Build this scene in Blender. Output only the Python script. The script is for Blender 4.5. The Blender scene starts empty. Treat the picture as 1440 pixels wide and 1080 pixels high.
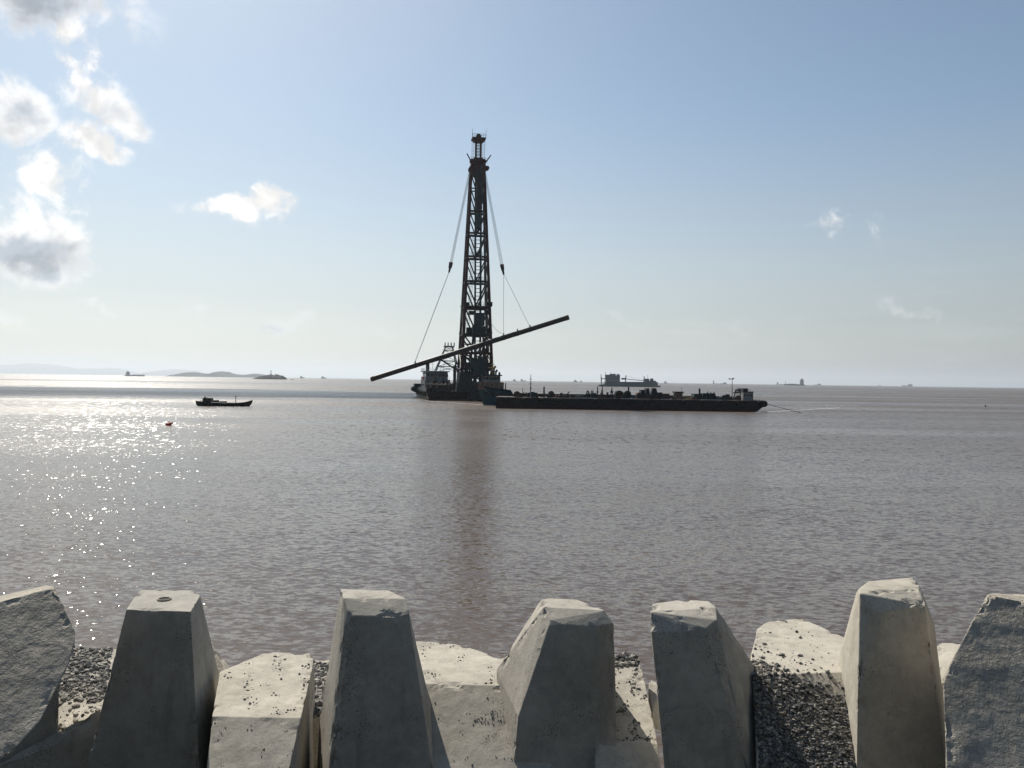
import bpy, bmesh, math, random
from mathutils import Vector, Matrix, noise as mnoise

R = math.radians
sc = bpy.context.scene
col = sc.collection
random.seed(7)

# ---------------------------------------------------------------- camera
F = 1166.0                      # focal length in pixels of the 1440 x 1080 photograph
CAM_Z = 7.5                     # eye height above the sea
CAM_ROT = Matrix.Rotation(R(90 - 0.25), 4, 'X') @ Matrix.Rotation(R(0.8), 4, 'Z')
cam_d = bpy.data.cameras.new('camera')
cam_d.sensor_width = 36.0
cam_d.lens = 36.0 * F / 1440.0
cam_d.clip_start = 0.1
cam_d.clip_end = 120000
cam = bpy.data.objects.new('camera', cam_d)
cam.matrix_world = Matrix.Translation((0, 0, CAM_Z)) @ CAM_ROT
col.objects.link(cam)
sc.camera = cam

# ---------------------------------------------------------------- sun, sky, exposure
SUN_AZ, SUN_EL = R(-28), R(43)          # azimuth from +Y, negative to the left
SUN_DIR = Vector((math.sin(SUN_AZ) * math.cos(SUN_EL), math.cos(SUN_AZ) * math.cos(SUN_EL), math.sin(SUN_EL)))
sun_d = bpy.data.lights.new('sun', 'SUN')
sun_d.energy = 4.4
sun_d.angle = R(0.53)
sun_d.color = (1.0, 0.94, 0.84)
sun = bpy.data.objects.new('sun', sun_d)
sun.rotation_euler = SUN_DIR.to_track_quat('Z', 'Y').to_euler()
col.objects.link(sun)
sc.view_settings.view_transform = 'Standard'
sc.view_settings.look = 'None'
sc.view_settings.gamma = 1.0
sc.view_settings.use_curve_mapping = False
sc.view_settings.exposure = 0.42
sc.cycles.use_denoising = True
sc.cycles.max_bounces = 6
sc.cycles.volume_bounces = 0
sc.cycles.sample_clamp_indirect = 4.0


def ray(px, py):
    return (CAM_ROT.to_3x3() @ Vector(((px - 720) / F, -(py - 540) / F, -1.0))).normalized()


def PY(px, py, Y):               # the point of this line of sight at distance Y along the view
    d = ray(px, py)
    return Vector((0, 0, CAM_Z)) + d * (Y / d.y)


def PZ(px, py, z):               # ... where it meets the level z
    d = ray(px, py)
    return Vector((0, 0, CAM_Z)) + d * ((z - CAM_Z) / d.z)


def PP(px, py, p0, n):           # ... where it meets a plane
    d = ray(px, py)
    o = Vector((0, 0, CAM_Z))
    return o + d * ((p0 - o).dot(n) / d.dot(n))


# node helpers -----------------------------------------------------------
class NT:
    def __init__(s, tree):
        s.t = tree
        s.t.nodes.clear()

    def n(s, kind, **kw):
        x = s.t.nodes.new(kind)
        for k, v in kw.items():
            setattr(x, k, v)
        return x

    def l(s, a, b):
        s.t.links.new(a, b)

    def setin(s, node, i, v):
        if hasattr(v, 'is_output') or isinstance(v, bpy.types.NodeSocket):
            s.l(v, node.inputs[i])
        elif v is not None:
            node.inputs[i].default_value = v

    def m(s, op, a, b=None, c=None, clamp=False):
        x = s.n('ShaderNodeMath', operation=op, use_clamp=clamp)
        for i, v in enumerate((a, b, c)):
            s.setin(x, i, v)
        return x.outputs[0]

    def vm(s, op, a, b=None, c=None):
        x = s.n('ShaderNodeVectorMath', operation=op)
        for i, v in enumerate((a, b, c)):
            if op == 'SCALE' and i == 1:
                s.setin(x, 3, v)
            else:
                s.setin(x, i, v)
        return x.outputs['Value'] if op in ('LENGTH', 'DOT_PRODUCT', 'DISTANCE') else x.outputs[0]

    def ss(s, v, lo, hi, a=0.0, b=1.0):      # smoothstep
        x = s.n('ShaderNodeMapRange', interpolation_type='SMOOTHSTEP')
        for i, q in enumerate((v, lo, hi, a, b)):
            s.setin(x, i, q)
        return x.outputs[0]

    def mix(s, f, a, b, blend='MIX'):
        x = s.n('ShaderNodeMix', data_type='RGBA', blend_type=blend)
        s.setin(x, 0, f)
        s.setin(x, 6, a)
        s.setin(x, 7, b)
        return x.outputs[2]

    def noise(s, vec, scale, detail=4, rough=0.5, dist=0.0, out=0):
        x = s.n('ShaderNodeTexNoise')
        s.l(vec, x.inputs['Vector'])
        x.inputs['Scale'].default_value = scale
        x.inputs['Detail'].default_value = detail
        x.inputs['Roughness'].default_value = rough
        x.inputs['Distortion'].default_value = dist
        return x.outputs[out]

    def mapping(s, vec, loc=(0, 0, 0), rot=(0, 0, 0), scale=(1, 1, 1), vt='POINT'):
        x = s.n('ShaderNodeMapping', vector_type=vt)
        s.l(vec, x.inputs[0])
        x.inputs[1].default_value = loc
        x.inputs[2].default_value = rot
        x.inputs[3].default_value = scale
        return x.outputs[0]


world = bpy.data.worlds.new('World')
sc.world = world
world.use_nodes = True
w = NT(world.node_tree)
sky = w.n('ShaderNodeTexSky', sky_type='NISHITA')
sky.sun_disc = False
sky.sun_elevation = SUN_EL
sky.sun_rotation = SUN_AZ
sky.altitude = 0
sky.air_density = 1.0
sky.dust_density = 0.9
sky.ozone_density = 1.6
tc = w.n('ShaderNodeTexCoord')
dirv = w.vm('NORMALIZE', tc.outputs['Generated'])
sep = w.n('ShaderNodeSeparateXYZ')
w.l(dirv, sep.inputs[0])
az = w.m('ARCTAN2', sep.outputs[0], sep.outputs[1])
el = w.m('ARCSINE', sep.outputs[2])
cmb = w.n('ShaderNodeCombineXYZ')
w.l(az, cmb.inputs[0])
w.l(el, cmb.inputs[1])
ae = cmb.outputs[0]
fbm = w.noise(dirv, 17.0, 10, 0.58, 0.35)
warp = w.noise(dirv, 11.0, 4, 0.55, 0.0, 1)
wv = w.vm('SCALE', w.vm('SUBTRACT', warp, (0.5, 0.5, 0.5)), 0.10)
aew = w.vm('ADD', ae, wv)
# cumulus: photo x, y, half width, half height, tilt, solidity, grey of its thick underside
CLOUDS = [(70, -10, 120, 62, 0, 1.0, 1.0), (108, 60, 52, 86, 8, 1.15, 0.15), (18, 152, 64, 50, 20, 1.1, 0.3),
          (150, 146, 78, 32, -28, 1.1, 0.15), (126, 208, 60, 34, -10, 1.45, 0.2), (84, 256, 66, 31, -22, 1.4, 0.3),
          (50, 334, 84, 54, 20, 1.15, 0.2), (42, 366, 92, 44, 0, 1.1, 1.0), (350, 294, 96, 20, 0, 1.15, 0.0),
          (1186, 320, 46, 17, 0, .6, 0.0), (1279, 437, 30, 16, 0, .55, 0.4), (884, 450, 32, 15, 0, .5, .5),
          (125, 438, 55, 14, 0, .45, .35), (282, 430, 30, 10, 0, .5, .1), (370, 466, 95, 15, 0, .36, .3),
          (505, 470, 40, 12, 0, .4, .35), (40, 462, 75, 17, 0, .42, .35), (1030, 452, 60, 14, 0, .28, .2),
          (130, 385, 45, 14, 0, .4, .2),
          # the same field of cumulus goes on beyond the left and top of the frame
          (-190, 120, 130, 90, 10, 1, .6), (-120, 330, 130, 80, 0, 1, .7), (-420, 250, 160, 90, 0, 1, .6),
          (-260, -160, 170, 80, 0, 1, .8), (60, -190, 150, 60, 0, 1, .7)]
dens = None
dark = None
for (cx, cy, rx, ry, tilt, sol, dk) in CLOUDS:
    d = ray(cx, cy)
    a0, e0 = math.atan2(d.x, d.y), math.asin(d.z)
    ex = math.cos(a0) / math.cos(e0) * 0.9 + 0.1
    mp = w.n('ShaderNodeMapping', vector_type='TEXTURE')
    w.l(aew, mp.inputs[0])
    mp.inputs[1].default_value = (a0, e0, 0)
    mp.inputs[2].default_value = (0, 0, R(tilt))
    mp.inputs[3].default_value = (rx / F * ex, ry / F, 1)
    ln = w.vm('LENGTH', mp.outputs[0])
    mk = w.m('MULTIPLY_ADD', ln, -sol * 0.95, sol)
    dens = mk if dens is None else w.m('SMOOTH_MAX', dens, mk, 0.04)
    if dk > 0:
        dd = w.m('MULTIPLY_ADD', ln, -dk * 1.25, dk * 1.05)
        dark = dd if dark is None else w.m('MAXIMUM', dark, dd)
# a sparse field of the same cumulus over the rest of the sky
field = w.ss(w.noise(w.mapping(dirv, scale=(1, 1, 2.6)), 2.1, 2, 0.5), 0.60, 0.74, -0.6, 0.6)
side = w.ss(w.m('ADD', az, 0.0), -0.9, -0.55, 1.0, 0.0)
back = w.ss(w.m('ABSOLUTE', az), 1.1, 1.5, 0.0, 1.0)
fld = w.m('MULTIPLY_ADD', w.m('SUBTRACT', field, -0.6), w.m('MAXIMUM', side, back), -0.6)
dens = w.m('MAXIMUM', dens, fld)
fine = w.noise(dirv, 46.0, 8, 0.6, 0.4)
sunward = w.vm('ADD', dirv, tuple(SUN_DIR * 0.02))
fbm_s = w.noise(sunward, 17.0, 10, 0.58, 0.35)
shape = w.m('MULTIPLY_ADD', w.m('SUBTRACT', fbm, 0.5), 3.6, w.m('MULTIPLY_ADD', w.m('SUBTRACT', fine, 0.5), 1.7, dens))
alpha = w.ss(shape, 0.02, 0.95)
alpha = w.m('MULTIPLY', alpha, w.ss(dens, -0.25, 0.25))
alpha = w.m('MULTIPLY', alpha, w.ss(dens, 0.0, 0.5, 0.4, 1.0))
dsh = w.m('MULTIPLY_ADD', w.m('SUBTRACT', fbm, 0.5), 2.2, w.m('MULTIPLY_ADD', w.m('SUBTRACT', fine, 0.5), 0.8, dark))
thick = w.ss(dsh, 0.0, 1.0)
relief = w.ss(w.m('SUBTRACT', fbm, fbm_s), -0.10, 0.10, 0.80, 1.05)
ccol = w.vm('SCALE', w.mix(thick, (12.6, 12.4, 12.2, 1), (5.6, 6.2, 7.0, 1)), relief)
# wisps: thin streaky veil low over the horizon
veil = w.ss(w.noise(w.mapping(dirv, scale=(1, 1, 7)), 7.0, 5, 0.55), 0.48, 0.74, 0.0, 0.16)
veil = w.m('MULTIPLY', veil, w.ss(el, 0.02, 0.22, 1.0, 0.0))
hs_ = w.n('ShaderNodeHueSaturation')
w.l(w.ss(el, 0.0, 0.34, 0.40, 0.92), hs_.inputs['Saturation'])
w.l(w.ss(el, 0.0, 0.32, 0.84, 1.0), hs_.inputs['Value'])
w.l(w.mix(1.0, sky.outputs[0], (0.93, 1.02, 1.02, 1), 'MULTIPLY'), hs_.inputs['Color'])
skyc = w.mix(veil, hs_.outputs[0], (8.6, 8.6, 8.6, 1))
final = w.mix(alpha, skyc, ccol)
bg = w.n('ShaderNodeBackground')
w.l(final, bg.inputs[0])
bg.inputs[1].default_value = 0.067
wo = w.n('ShaderNodeOutputWorld')
w.l(bg.outputs[0], wo.inputs[0])


# ---------------------------------------------------------------- materials
def new_mat(name):
    m = bpy.data.materials.new(name)
    m.use_nodes = True
    return m, NT(m.node_tree)


def finish(t, bsdf, disp=None):
    o = t.n('ShaderNodeOutputMaterial')
    t.l(bsdf, o.inputs[0])


def paint(name, c, rough=0.55, var=0.35, rust=0.0, metal=0.0, scale=1.2, spec=0.14):
    m, t = new_mat(name)
    g = t.n('ShaderNodeNewGeometry')
    n1 = t.noise(g.outputs['Position'], scale, 6, 0.6)
    f = t.ss(n1, 0.3, 0.7, 1 - var, 1 + var)
    base = t.vm('SCALE', c, f)
    if rust:
        n2 = t.noise(t.mapping(g.outputs['Position'], scale=(1, 1, 0.35)), scale * 1.7, 7, 0.65)
        base = t.mix(t.ss(n2, 0.62 - 0.25 * rust, 0.75, 0, 0.85), base, (0.075, 0.032, 0.018, 1))
    b = t.n('ShaderNodeBsdfPrincipled')
    t.setin(b, 'Base Color', base)
    b.inputs['Roughness'].default_value = rough
    b.inputs['Metallic'].default_value = metal
    b.inputs['Specular IOR Level'].default_value = spec
    finish(t, b.outputs[0])
    return m


M = {}
M['maroon'] = paint('red_oxide_steel', (0.045, 0.014, 0.015), .55, .3, .4)
M['dark_steel'] = paint('dark_steel', (0.018, 0.023, 0.028), .5, .4, .35)
M['teal_dark'] = paint('dark_teal_steel', (0.012, 0.036, 0.042), .5, .3, .2)
M['teal'] = paint('teal_hull_paint', (0.008, 0.052, 0.068), .5, .25, .25)
M['hull_black'] = paint('black_hull_paint', (0.016, 0.017, 0.022), .5, .35, .45)
M['hull_red'] = paint('red_boot_paint', (0.035, 0.014, 0.014), .6, .35, .6)
M['grey_house'] = paint('pale_grey_house_paint', (0.20, 0.21, 0.21), .6, .2, .3)
M['tan_house'] = paint('tan_house_paint', (0.17, 0.12, 0.09), .6, .25, .4)
M['white_paint'] = paint('white_paint', (0.42, 0.42, 0.41), .6, .15, .2)
M['glass'] = paint('dark_glass', (0.01, 0.013, 0.016), .12, .1, 0, spec=.6)
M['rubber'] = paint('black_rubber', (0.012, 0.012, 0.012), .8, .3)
M['cable'] = paint('steel_cable', (0.16, 0.17, 0.17), .5, .2, 0)
M['pile'] = paint('coated_pile_steel', (0.022, 0.022, 0.024), .42, .3, .25, scale=.5)
M['deck_steel'] = paint('worn_deck_steel', (0.13, 0.10, 0.08), .7, .4, .6)
M['rust'] = paint('rusty_brown_steel', (0.06, 0.034, 0.022), .7, .4, .6)
M['yellow'] = paint('faded_yellow_paint', (0.30, 0.20, 0.05), .6, .3, .4)
M['red_buoy'] = paint('red_buoy_paint', (0.55, 0.03, 0.02), .5, .2)
M['far_ship'] = paint('far_ship_paint', (0.05, 0.055, 0.06), .7, .2)
M['dredger'] = paint('blue_green_hull_paint', (0.015, 0.055, 0.06), .6, .25, .2)
M['dredger_house'] = paint('blue_grey_house_paint', (0.07, 0.11, 0.12), .6, .2, .1)
M['island'] = paint('wooded_island', (0.030, 0.042, 0.040), .95, .5, 0, scale=.01, spec=.1)
M['rock'] = paint('dark_sea_rock', (0.05, 0.045, 0.042), .95, .5, 0, scale=.08, spec=.1)


def concrete_mat(name, c, speck=0.5, stain=0.35, bump=0.35, coarse=0.0):
    m, t = new_mat(name)
    g = t.n('ShaderNodeNewGeometry')
    P = g.outputs['Position']
    big = t.noise(P, 1.6, 5, 0.6)
    mid = t.noise(P, 9.0, 6, 0.65)
    fine = t.noise(P, 70.0, 4, 0.6)
    f = t.m('MULTIPLY_ADD', big, 0.5, t.m('MULTIPLY_ADD', mid, 0.35, t.m('MULTIPLY', fine, 0.25)))
    base = t.vm('SCALE', c, t.ss(f, 0.32, 0.78, 0.68, 1.22))
    # weather stains running down
    st = t.noise(t.mapping(P, scale=(3.2, 3.2, 0.45)), 1.7, 6, 0.62)
    base = t.mix(t.ss(st, 0.52, 0.74, 0, stain), base, (c[0] * .42, c[1] * .42, c[2] * .42, 1))
    # pock marks and air holes
    vo = t.n('ShaderNodeTexVoronoi', feature='F1')
    t.l(P, vo.inputs['Vector'])
    vo.inputs['Scale'].default_value = 42.0
    sz = t.noise(P, 3.0, 2, 0.5)
    rad = t.ss(sz, 0.40, 0.70, 0.0, 0.27)
    hole = t.ss(t.m('SUBTRACT', vo.outputs['Distance'], rad), -0.05, 0.03, 1.0, 0.0)
    hole = t.m('MULTIPLY', hole, speck)
    base = t.mix(hole, base, (c[0] * .22, c[1] * .22, c[2] * .22, 1))
    # spatter and crumbs stuck to the surface, dark smudges
    sp1 = t.noise(P, 34.0, 3, 0.55, 0.6)
    where = t.noise(P, 2.3, 4, 0.6)
    thr = t.ss(where, 0.35, 0.68, 0.80, 0.655)
    spat = t.ss(t.m('SUBTRACT', sp1, thr), 0.0, 0.02, 0.0, speck)
    base = t.mix(spat, base, (c[0] * .20, c[1] * .21, c[2] * .24, 1))
    smud = t.noise(P, 5.0, 7, 0.7, 0.8)
    base = t.mix(t.ss(smud, 0.58, 0.72, 0, .38), base, (c[0] * .5, c[1] * .5, c[2] * .5, 1))
    b = t.n('ShaderNodeBsdfPrincipled')
    t.l(base, b.inputs['Base Color'])
    b.inputs['Roughness'].default_value = 0.92
    b.inputs['Specular IOR Level'].default_value = 0.2
    h = t.m('MULTIPLY_ADD', fine, 0.0035, t.m('MULTIPLY_ADD', mid, 0.012 + 0.04 * coarse, t.m('MULTIPLY_ADD', hole, -0.006, t.m('MULTIPLY', spat, 0.010))))
    bp = t.n('ShaderNodeBump')
    bp.inputs['Strength'].default_value = bump
    bp.inputs['Distance'].default_value = 1.0
    t.l(h, bp.inputs['Height'])
    t.l(bp.outputs[0], b.inputs['Normal'])
    finish(t, b.outputs[0])
    return m


M['concrete'] = concrete_mat('pale_cast_concrete', (0.395, 0.368, 0.318), .8, .45, .5)
M['concrete_b'] = concrete_mat('cream_cast_concrete', (0.43, 0.398, 0.335), .6, .40, .45)
M['concrete_c'] = concrete_mat('grey_cast_concrete', (0.36, 0.34, 0.298), .8, .45, .5)
M['concrete_rough'] = concrete_mat('rough_grey_concrete', (0.44, 0.40, 0.335), .3, .35, 1.0, 1.0)
M['gravel'] = paint('dark_gravel', (0.105, 0.104, 0.102), .95, .75, scale=25, spec=.2)
M['crumbs'] = paint('pale_mortar_crumbs', (0.27, 0.255, 0.225), .9, .6, scale=25, spec=.2)
M['rubble_brown'] = paint('brown_broken_mortar', (0.13, 0.115, 0.095), .9, .6, scale=25, spec=.2)
M['wet_rock'] = paint('dark_wet_rock', (0.045, 0.043, 0.04), .8, .5, scale=4)
M['asphalt'] = paint('asphalt', (0.05, 0.05, 0.05), .9, .3, scale=6)


# ---------------------------------------------------------------- mesh helpers
class MB:
    def __init__(s):
        s.v, s.f = [], []

    def add(s, vs, fs):
        o = len(s.v)
        s.v += [tuple(x) for x in vs]
        s.f += [tuple(i + o for i in f) for f in fs]
        return s

    def box(s, x0, x1, y0, y1, z0, z1, taper=0.0):
        t = taper
        vs = [(x0, y0, z0), (x1, y0, z0), (x1, y1, z0), (x0, y1, z0),
              (x0 + t, y0 + t, z1), (x1 - t, y0 + t, z1), (x1 - t, y1 - t, z1), (x0 + t, y1 - t, z1)]
        return s.add(vs, [(3, 2, 1, 0), (4, 5, 6, 7), (0, 1, 5, 4), (1, 2, 6, 5), (2, 3, 7, 6), (3, 0, 4, 7)])

    def tube(s, p, q, r, n=8, r2=None):
        p, q = Vector(p), Vector(q)
        r2 = r if r2 is None else r2
        z = (q - p).normalized()
        a = Vector((0, 0, 1)) if abs(z.z) < .9 else Vector((1, 0, 0))
        x = z.cross(a).normalized()
        y = z.cross(x)
        vs = []
        for c, rr in ((p, r), (q, r2)):
            for i in range(n):
                t = 2 * math.pi * (i + .5) / n
                vs.append(c + (x * math.cos(t) + y * math.sin(t)) * rr)
        fs = [(i, n + i, n + (i + 1) % n, (i + 1) % n) for i in range(n)]
        fs += [tuple(range(n)), tuple(range(2 * n - 1, n - 1, -1))]
        return s.add(vs, fs)

    def path(s, pts, r, n=6):
        for a, b in zip(pts[:-1], pts[1:]):
            s.tube(a, b, r, n)
        return s

    def torus(s, c, axis, R0, r, n=14, m=6):
        c = Vector(c)
        z = Vector(axis).normalized()
        a = Vector((0, 0, 1)) if abs(z.z) < .9 else Vector((1, 0, 0))
        x = z.cross(a).normalized()
        y = z.cross(x)
        vs, fs = [], []
        for i in range(n):
            t = 2 * math.pi * i / n
            d = x * math.cos(t) + y * math.sin(t)
            for j in range(m):
                u = 2 * math.pi * j / m
                vs.append(c + d * (R0 + r * math.cos(u)) + z * (r * math.sin(u)))
        for i in range(n):
            for j in range(m):
                fs.append((i * m + j, ((i + 1) % n) * m + j, ((i + 1) % n) * m + (j + 1) % m, i * m + (j + 1) % m))
        return s.add(vs, fs)

    def prism(s, prof, y0, y1):          # profile in x,z extruded along y
        n = len(prof)
        vs = [(x, y0, z) for x, z in prof] + [(x, y1, z) for x, z in prof]
        fs = [tuple(range(n)), tuple(range(2 * n - 1, n - 1, -1))]
        fs += [(i, n + i, n + (i + 1) % n, (i + 1) % n) for i in range(n)]
        return s.add(vs, fs)

    def stone(s, c, r, rnd, sq=.7):
        vs = []
        for d in STONE_V:
            k = r * rnd.uniform(.5, 1.3)
            vs.append((c[0] + d[0] * k, c[1] + d[1] * k, c[2] + d[2] * k * sq))
        return s.add(vs, STONE_F)

    def build(s, name, mat, parent=None, smooth=False, loc=None):
        me = bpy.data.meshes.new(name)
        me.from_pydata(s.v, [], s.f)
        bm = bmesh.new()
        bm.from_mesh(me)
        bmesh.ops.recalc_face_normals(bm, faces=bm.faces)
        bm.to_mesh(me)
        bm.free()
        if smooth:
            me.polygons.foreach_set('use_smooth', [True] * len(me.polygons))
        me.materials.append(mat if not isinstance(mat, str) else M[mat])
        o = bpy.data.objects.new(name, me)
        col.objects.link(o)
        if parent is not None:
            o.parent = parent
        if loc is not None:
            o.location = loc
        return o


_bm = bmesh.new()
bmesh.ops.create_icosphere(_bm, subdivisions=1, radius=1)
_bm.verts.ensure_lookup_table()
STONE_V = [tuple(v.co) for v in _bm.verts]
STONE_F = [tuple(v.index for v in f.verts) for f in _bm.faces]
_bm.free()


def tag(o, label=None, cat=None, group=None, kind=None):
    if label:
        o['label'] = label
    if cat:
        o['category'] = cat
    if group:
        o['group'] = group
    if kind:
        o['kind'] = kind
    return o


def empty(name, loc, rz, label, cat, group=None):
    o = bpy.data.objects.new(name, None)
    o.location = loc
    o.rotation_euler = (0, 0, rz)
    col.objects.link(o)
    return tag(o, label, cat, group)


def part(name, mat, parent, fn, smooth=False):
    mb = MB()
    fn(mb)
    return mb.build(name, mat, parent, smooth)

# ---------------------------------------------------------------- the sea
# past some distance the ripples are finer than a pixel and count as roughness
ROUGH_NEAR, ROUGH_FAR = 0.17, 0.39


def sea_mat():
    m, t = new_mat('silty_sea_water')
    g = t.n('ShaderNodeNewGeometry')
    P = g.outputs['Position']
    # local slope of the surface, wave train by wave train (crests run a little askew to the shore)
    def slopes(rot, sx, sy, scale, ax, ay, detail):
        v = t.mapping(P, rot=(0, 0, R(rot)), scale=(sx, sy, 1))
        c = t.noise(v, scale, detail, 0.55, 0.0, 1)
        return t.vm('MULTIPLY', t.vm('SUBTRACT', c, (.5, .5, .5)), (ax, ay, 0))
    s = slopes(14, .4, 1, .25, .08, .16, 2)
    s = t.vm('ADD', s, slopes(-9, .36, 1, 2.1, .17, .32, 2))
    s = t.vm('ADD', s, slopes(20, .55, 1, 5.5, .70, 1.15, 3))
    # the steep little faces that flash in the sun, at every size
    lee = t.ss(t.vm('LENGTH', P), 25, 190, .50, 1.0)      # lower waves close in, under the wall
    for sc_, rot, lo, kx in ((9.0, 12, .60, -.8), (5.0, -6, .60, -.25), (2.8, 8, .605, -.6), (1.5, -3, .63, -.4)):
        nz = t.noise(t.mapping(P, loc=(sc_ * 3, 1.7, 0), rot=(0, 0, R(rot)), scale=(.55, 1, 1)), sc_, 2, .5)
        fl = t.m('MULTIPLY', t.ss(nz, lo, lo + .14, 0.0, .42), lee)
        cx_ = t.n('ShaderNodeCombineXYZ')
        t.l(t.m('MULTIPLY', fl, kx), cx_.inputs[0])
        t.l(fl, cx_.inputs[1])
        s = t.vm('ADD', s, cx_.outputs[0])
    # farther out the flashing faces come in patches, one behind the other along the swell
    dst = t.vm('LENGTH', P)
    for sx_, sy_, d0, d1 in ((1.3, .45, 60, 130), (.9, .20, 130, 260), (.40, .05, 300, 600), (.18, .012, 700, 1400)):
        nz = t.noise(t.mapping(P, loc=(sx_ * 9, 2.2, 0), scale=(sx_, sy_, 0)), 1.0, 3, .6)
        fl = t.m('MULTIPLY', t.ss(nz, .53, .70, -.05, .40), t.ss(dst, d0, d1))
        cx_ = t.n('ShaderNodeCombineXYZ')
        t.l(t.m('MULTIPLY', fl, -.35), cx_.inputs[0])
        t.l(fl, cx_.inputs[1])
        s = t.vm('ADD', s, cx_.outputs[0])
    # wind lanes and calmer slicks
    lane = t.noise(t.mapping(P, rot=(0, 0, R(6)), scale=(.0035, .016, 0)), 1.0, 4, 0.55)
    calm = t.ss(lane, 0.36, 0.62, 0.62, 1.08)
    sp = t.n('ShaderNodeSeparateXYZ')
    t.l(P, sp.inputs[0])
    def slick(y0, y1, x0, x1, soft, keep):
        wob = t.m('MULTIPLY', t.m('SUBTRACT', t.noise(t.mapping(P, scale=(.02, .006, 0)), 1.0, 3, .6), .5), soft * 2.2)
        yy = t.m('ADD', sp.outputs[1], wob)
        a = t.m('MULTIPLY', t.ss(yy, y0 - soft, y0 + soft), t.ss(yy, y1 - soft, y1 + soft, 1, 0))
        b = t.m('MULTIPLY', t.ss(sp.outputs[0], x0 - 40, x0 + 40), t.ss(sp.outputs[0], x1 - 40, x1 + 40, 1, 0))
        return t.m('MULTIPLY_ADD', t.m('MULTIPLY', a, b), keep - 1, 1.0)
    calm = t.m('MULTIPLY', calm, slick(330, 520, -1500, -70, 22, .75))
    calm = t.m('MULTIPLY', calm, slick(900, 1150, -2500, -150, 60, .6))
    s = t.vm('SCALE', s, calm)
    nrm = t.vm('NORMALIZE', t.vm('SUBTRACT', (0, 0, 1), s))
    big = t.noise(t.mapping(P, scale=(.01, .02, 0)), 1.0, 4, .6)
    base = t.mix(t.ss(big, .3, .7), (0.100, 0.076, 0.058, 1), (0.116, 0.089, 0.068, 1))
    b = t.n('ShaderNodeBsdfPrincipled')
    t.l(base, b.inputs['Base Color'])
    dist = t.vm('LENGTH', P)
    rough = t.m('MULTIPLY', t.ss(t.m('LOGARITHM', dist, 10.0), 1.5, 2.7, ROUGH_NEAR, ROUGH_FAR), t.m('POWER', calm, 0.8))
    t.l(rough, b.inputs['Roughness'])
    b.inputs['IOR'].default_value = 1.29
    t.l(nrm, b.inputs['Normal'])
    finish(t, b.outputs[0])
    return m


SEA_R = 40000.0
mb = MB()
rings = [0, 60, 200, 600, 2000, 6000, 15000, SEA_R]
NS = 48
vs, fs = [(0, 0, 0)], []
for r_ in rings[1:]:
    for i in range(NS):
        a = 2 * math.pi * i / NS
        vs.append((r_ * math.cos(a), r_ * math.sin(a), 0))
for i in range(NS):
    fs.append((0, 1 + i, 1 + (i + 1) % NS))
for k in range(len(rings) - 2):
    for i in range(NS):
        a0, a1 = 1 + k * NS + i, 1 + k * NS + (i + 1) % NS
        fs.append((a0, a0 + NS, a1 + NS, a1))
mb.add(vs, fs)
tag(mb.build('sea', sea_mat()), kind='structure')
# ---------------------------------------------------------------- pile-driving ship
BOW_Y = 295.0
ship = empty('pile_driving_ship', (PY(648, 563.7, BOW_Y).x, BOW_Y, 0), R(10),
             'dark pile driving ship with a very tall red-brown lattice tower', 'ship')
SC = math.cos(R(10))
SS = math.sin(R(10))


def LX(px, ly):                  # local x on the ship of photo column px at local depth ly
    x0 = ship.location.x
    k = (px - 720 + 2.0) / F
    # x0 + x*SC - ly*SS = k * (BOW_Y + x*SS + ly*SC)
    return (k * (BOW_Y + ly * SC) - x0 + ly * SS) / (SC - k * SS)


def LZ(py, ly):                  # local z of photo row py at local depth ly, near the tower
    return CAM_Z + (534.3 - py) / F * (BOW_Y + ly * SC)


def shp(name, mat, fn, parent=ship, smooth=False):
    return part(name, mat, parent, fn, smooth)


hx0, hx1 = -12.2, 14.5
# hull: raked bow, straight sides
hull = shp('hull', 'hull_black', lambda b: b.add(
    [(hx0 + 1.5, 2.5, -1), (hx1 - 1.5, 2.5, -1), (hx1, 58, -1), (hx0, 58, -1),
     (hx0, 0, 3.4), (hx1, 0, 3.4), (hx1, 60, 3.4), (hx0, 60, 3.4)],
    [(3, 2, 1, 0), (4, 5, 6, 7), (0, 1, 5, 4), (1, 2, 6, 5), (2, 3, 7, 6), (3, 0, 4, 7)]))
shp('boot_stripe', 'hull_red', lambda b: b.box(hx0 + .9, hx1 - .9, 1.25, 58.7, -.5, .55), hull)
shp('deck', 'deck_steel', lambda b: b.box(hx0 + .4, hx1 - .4, .4, 59.5, 3.2, 3.46), hull)
for (a, b_) in (((hx0, 0, 4.2), (hx0, 60, 4.2)), ((hx0, 0, 4.2), (-3.5, 0, 4.2))):
    shp('bulwark', 'hull_black', lambda b: b.box(min(a[0], b_[0]) - .1, max(a[0], b_[0]) + .12, min(a[1], b_[1]) - .1, max(a[1], b_[1]) + .12, 3.3, 4.4))
for i in range(11):
    shp('tyre_fender', 'rubber', lambda b: b.torus((hx0 - .28, 1.5 + i * 5.2, 2.3), (1, 0, 0), .78, .3))
for i in range(5):
    shp('tyre_fender', 'rubber', lambda b: b.torus((hx0 + 1.2 + i * 2.1, -.2, 2.5), (0, 1, 0), .78, .3))
# aft corner: anchor rack that sticks out on the left
shp('anchor_rack', 'dark_steel', lambda b: (b.box(hx0 - 1.2, hx0 + 3, 52, 60.5, 2.0, 5.6), b.tube((hx0 - 1.4, 50, 3.4), (hx0 - 1.4, 60, 3.4), 1.1, 10)))
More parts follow.
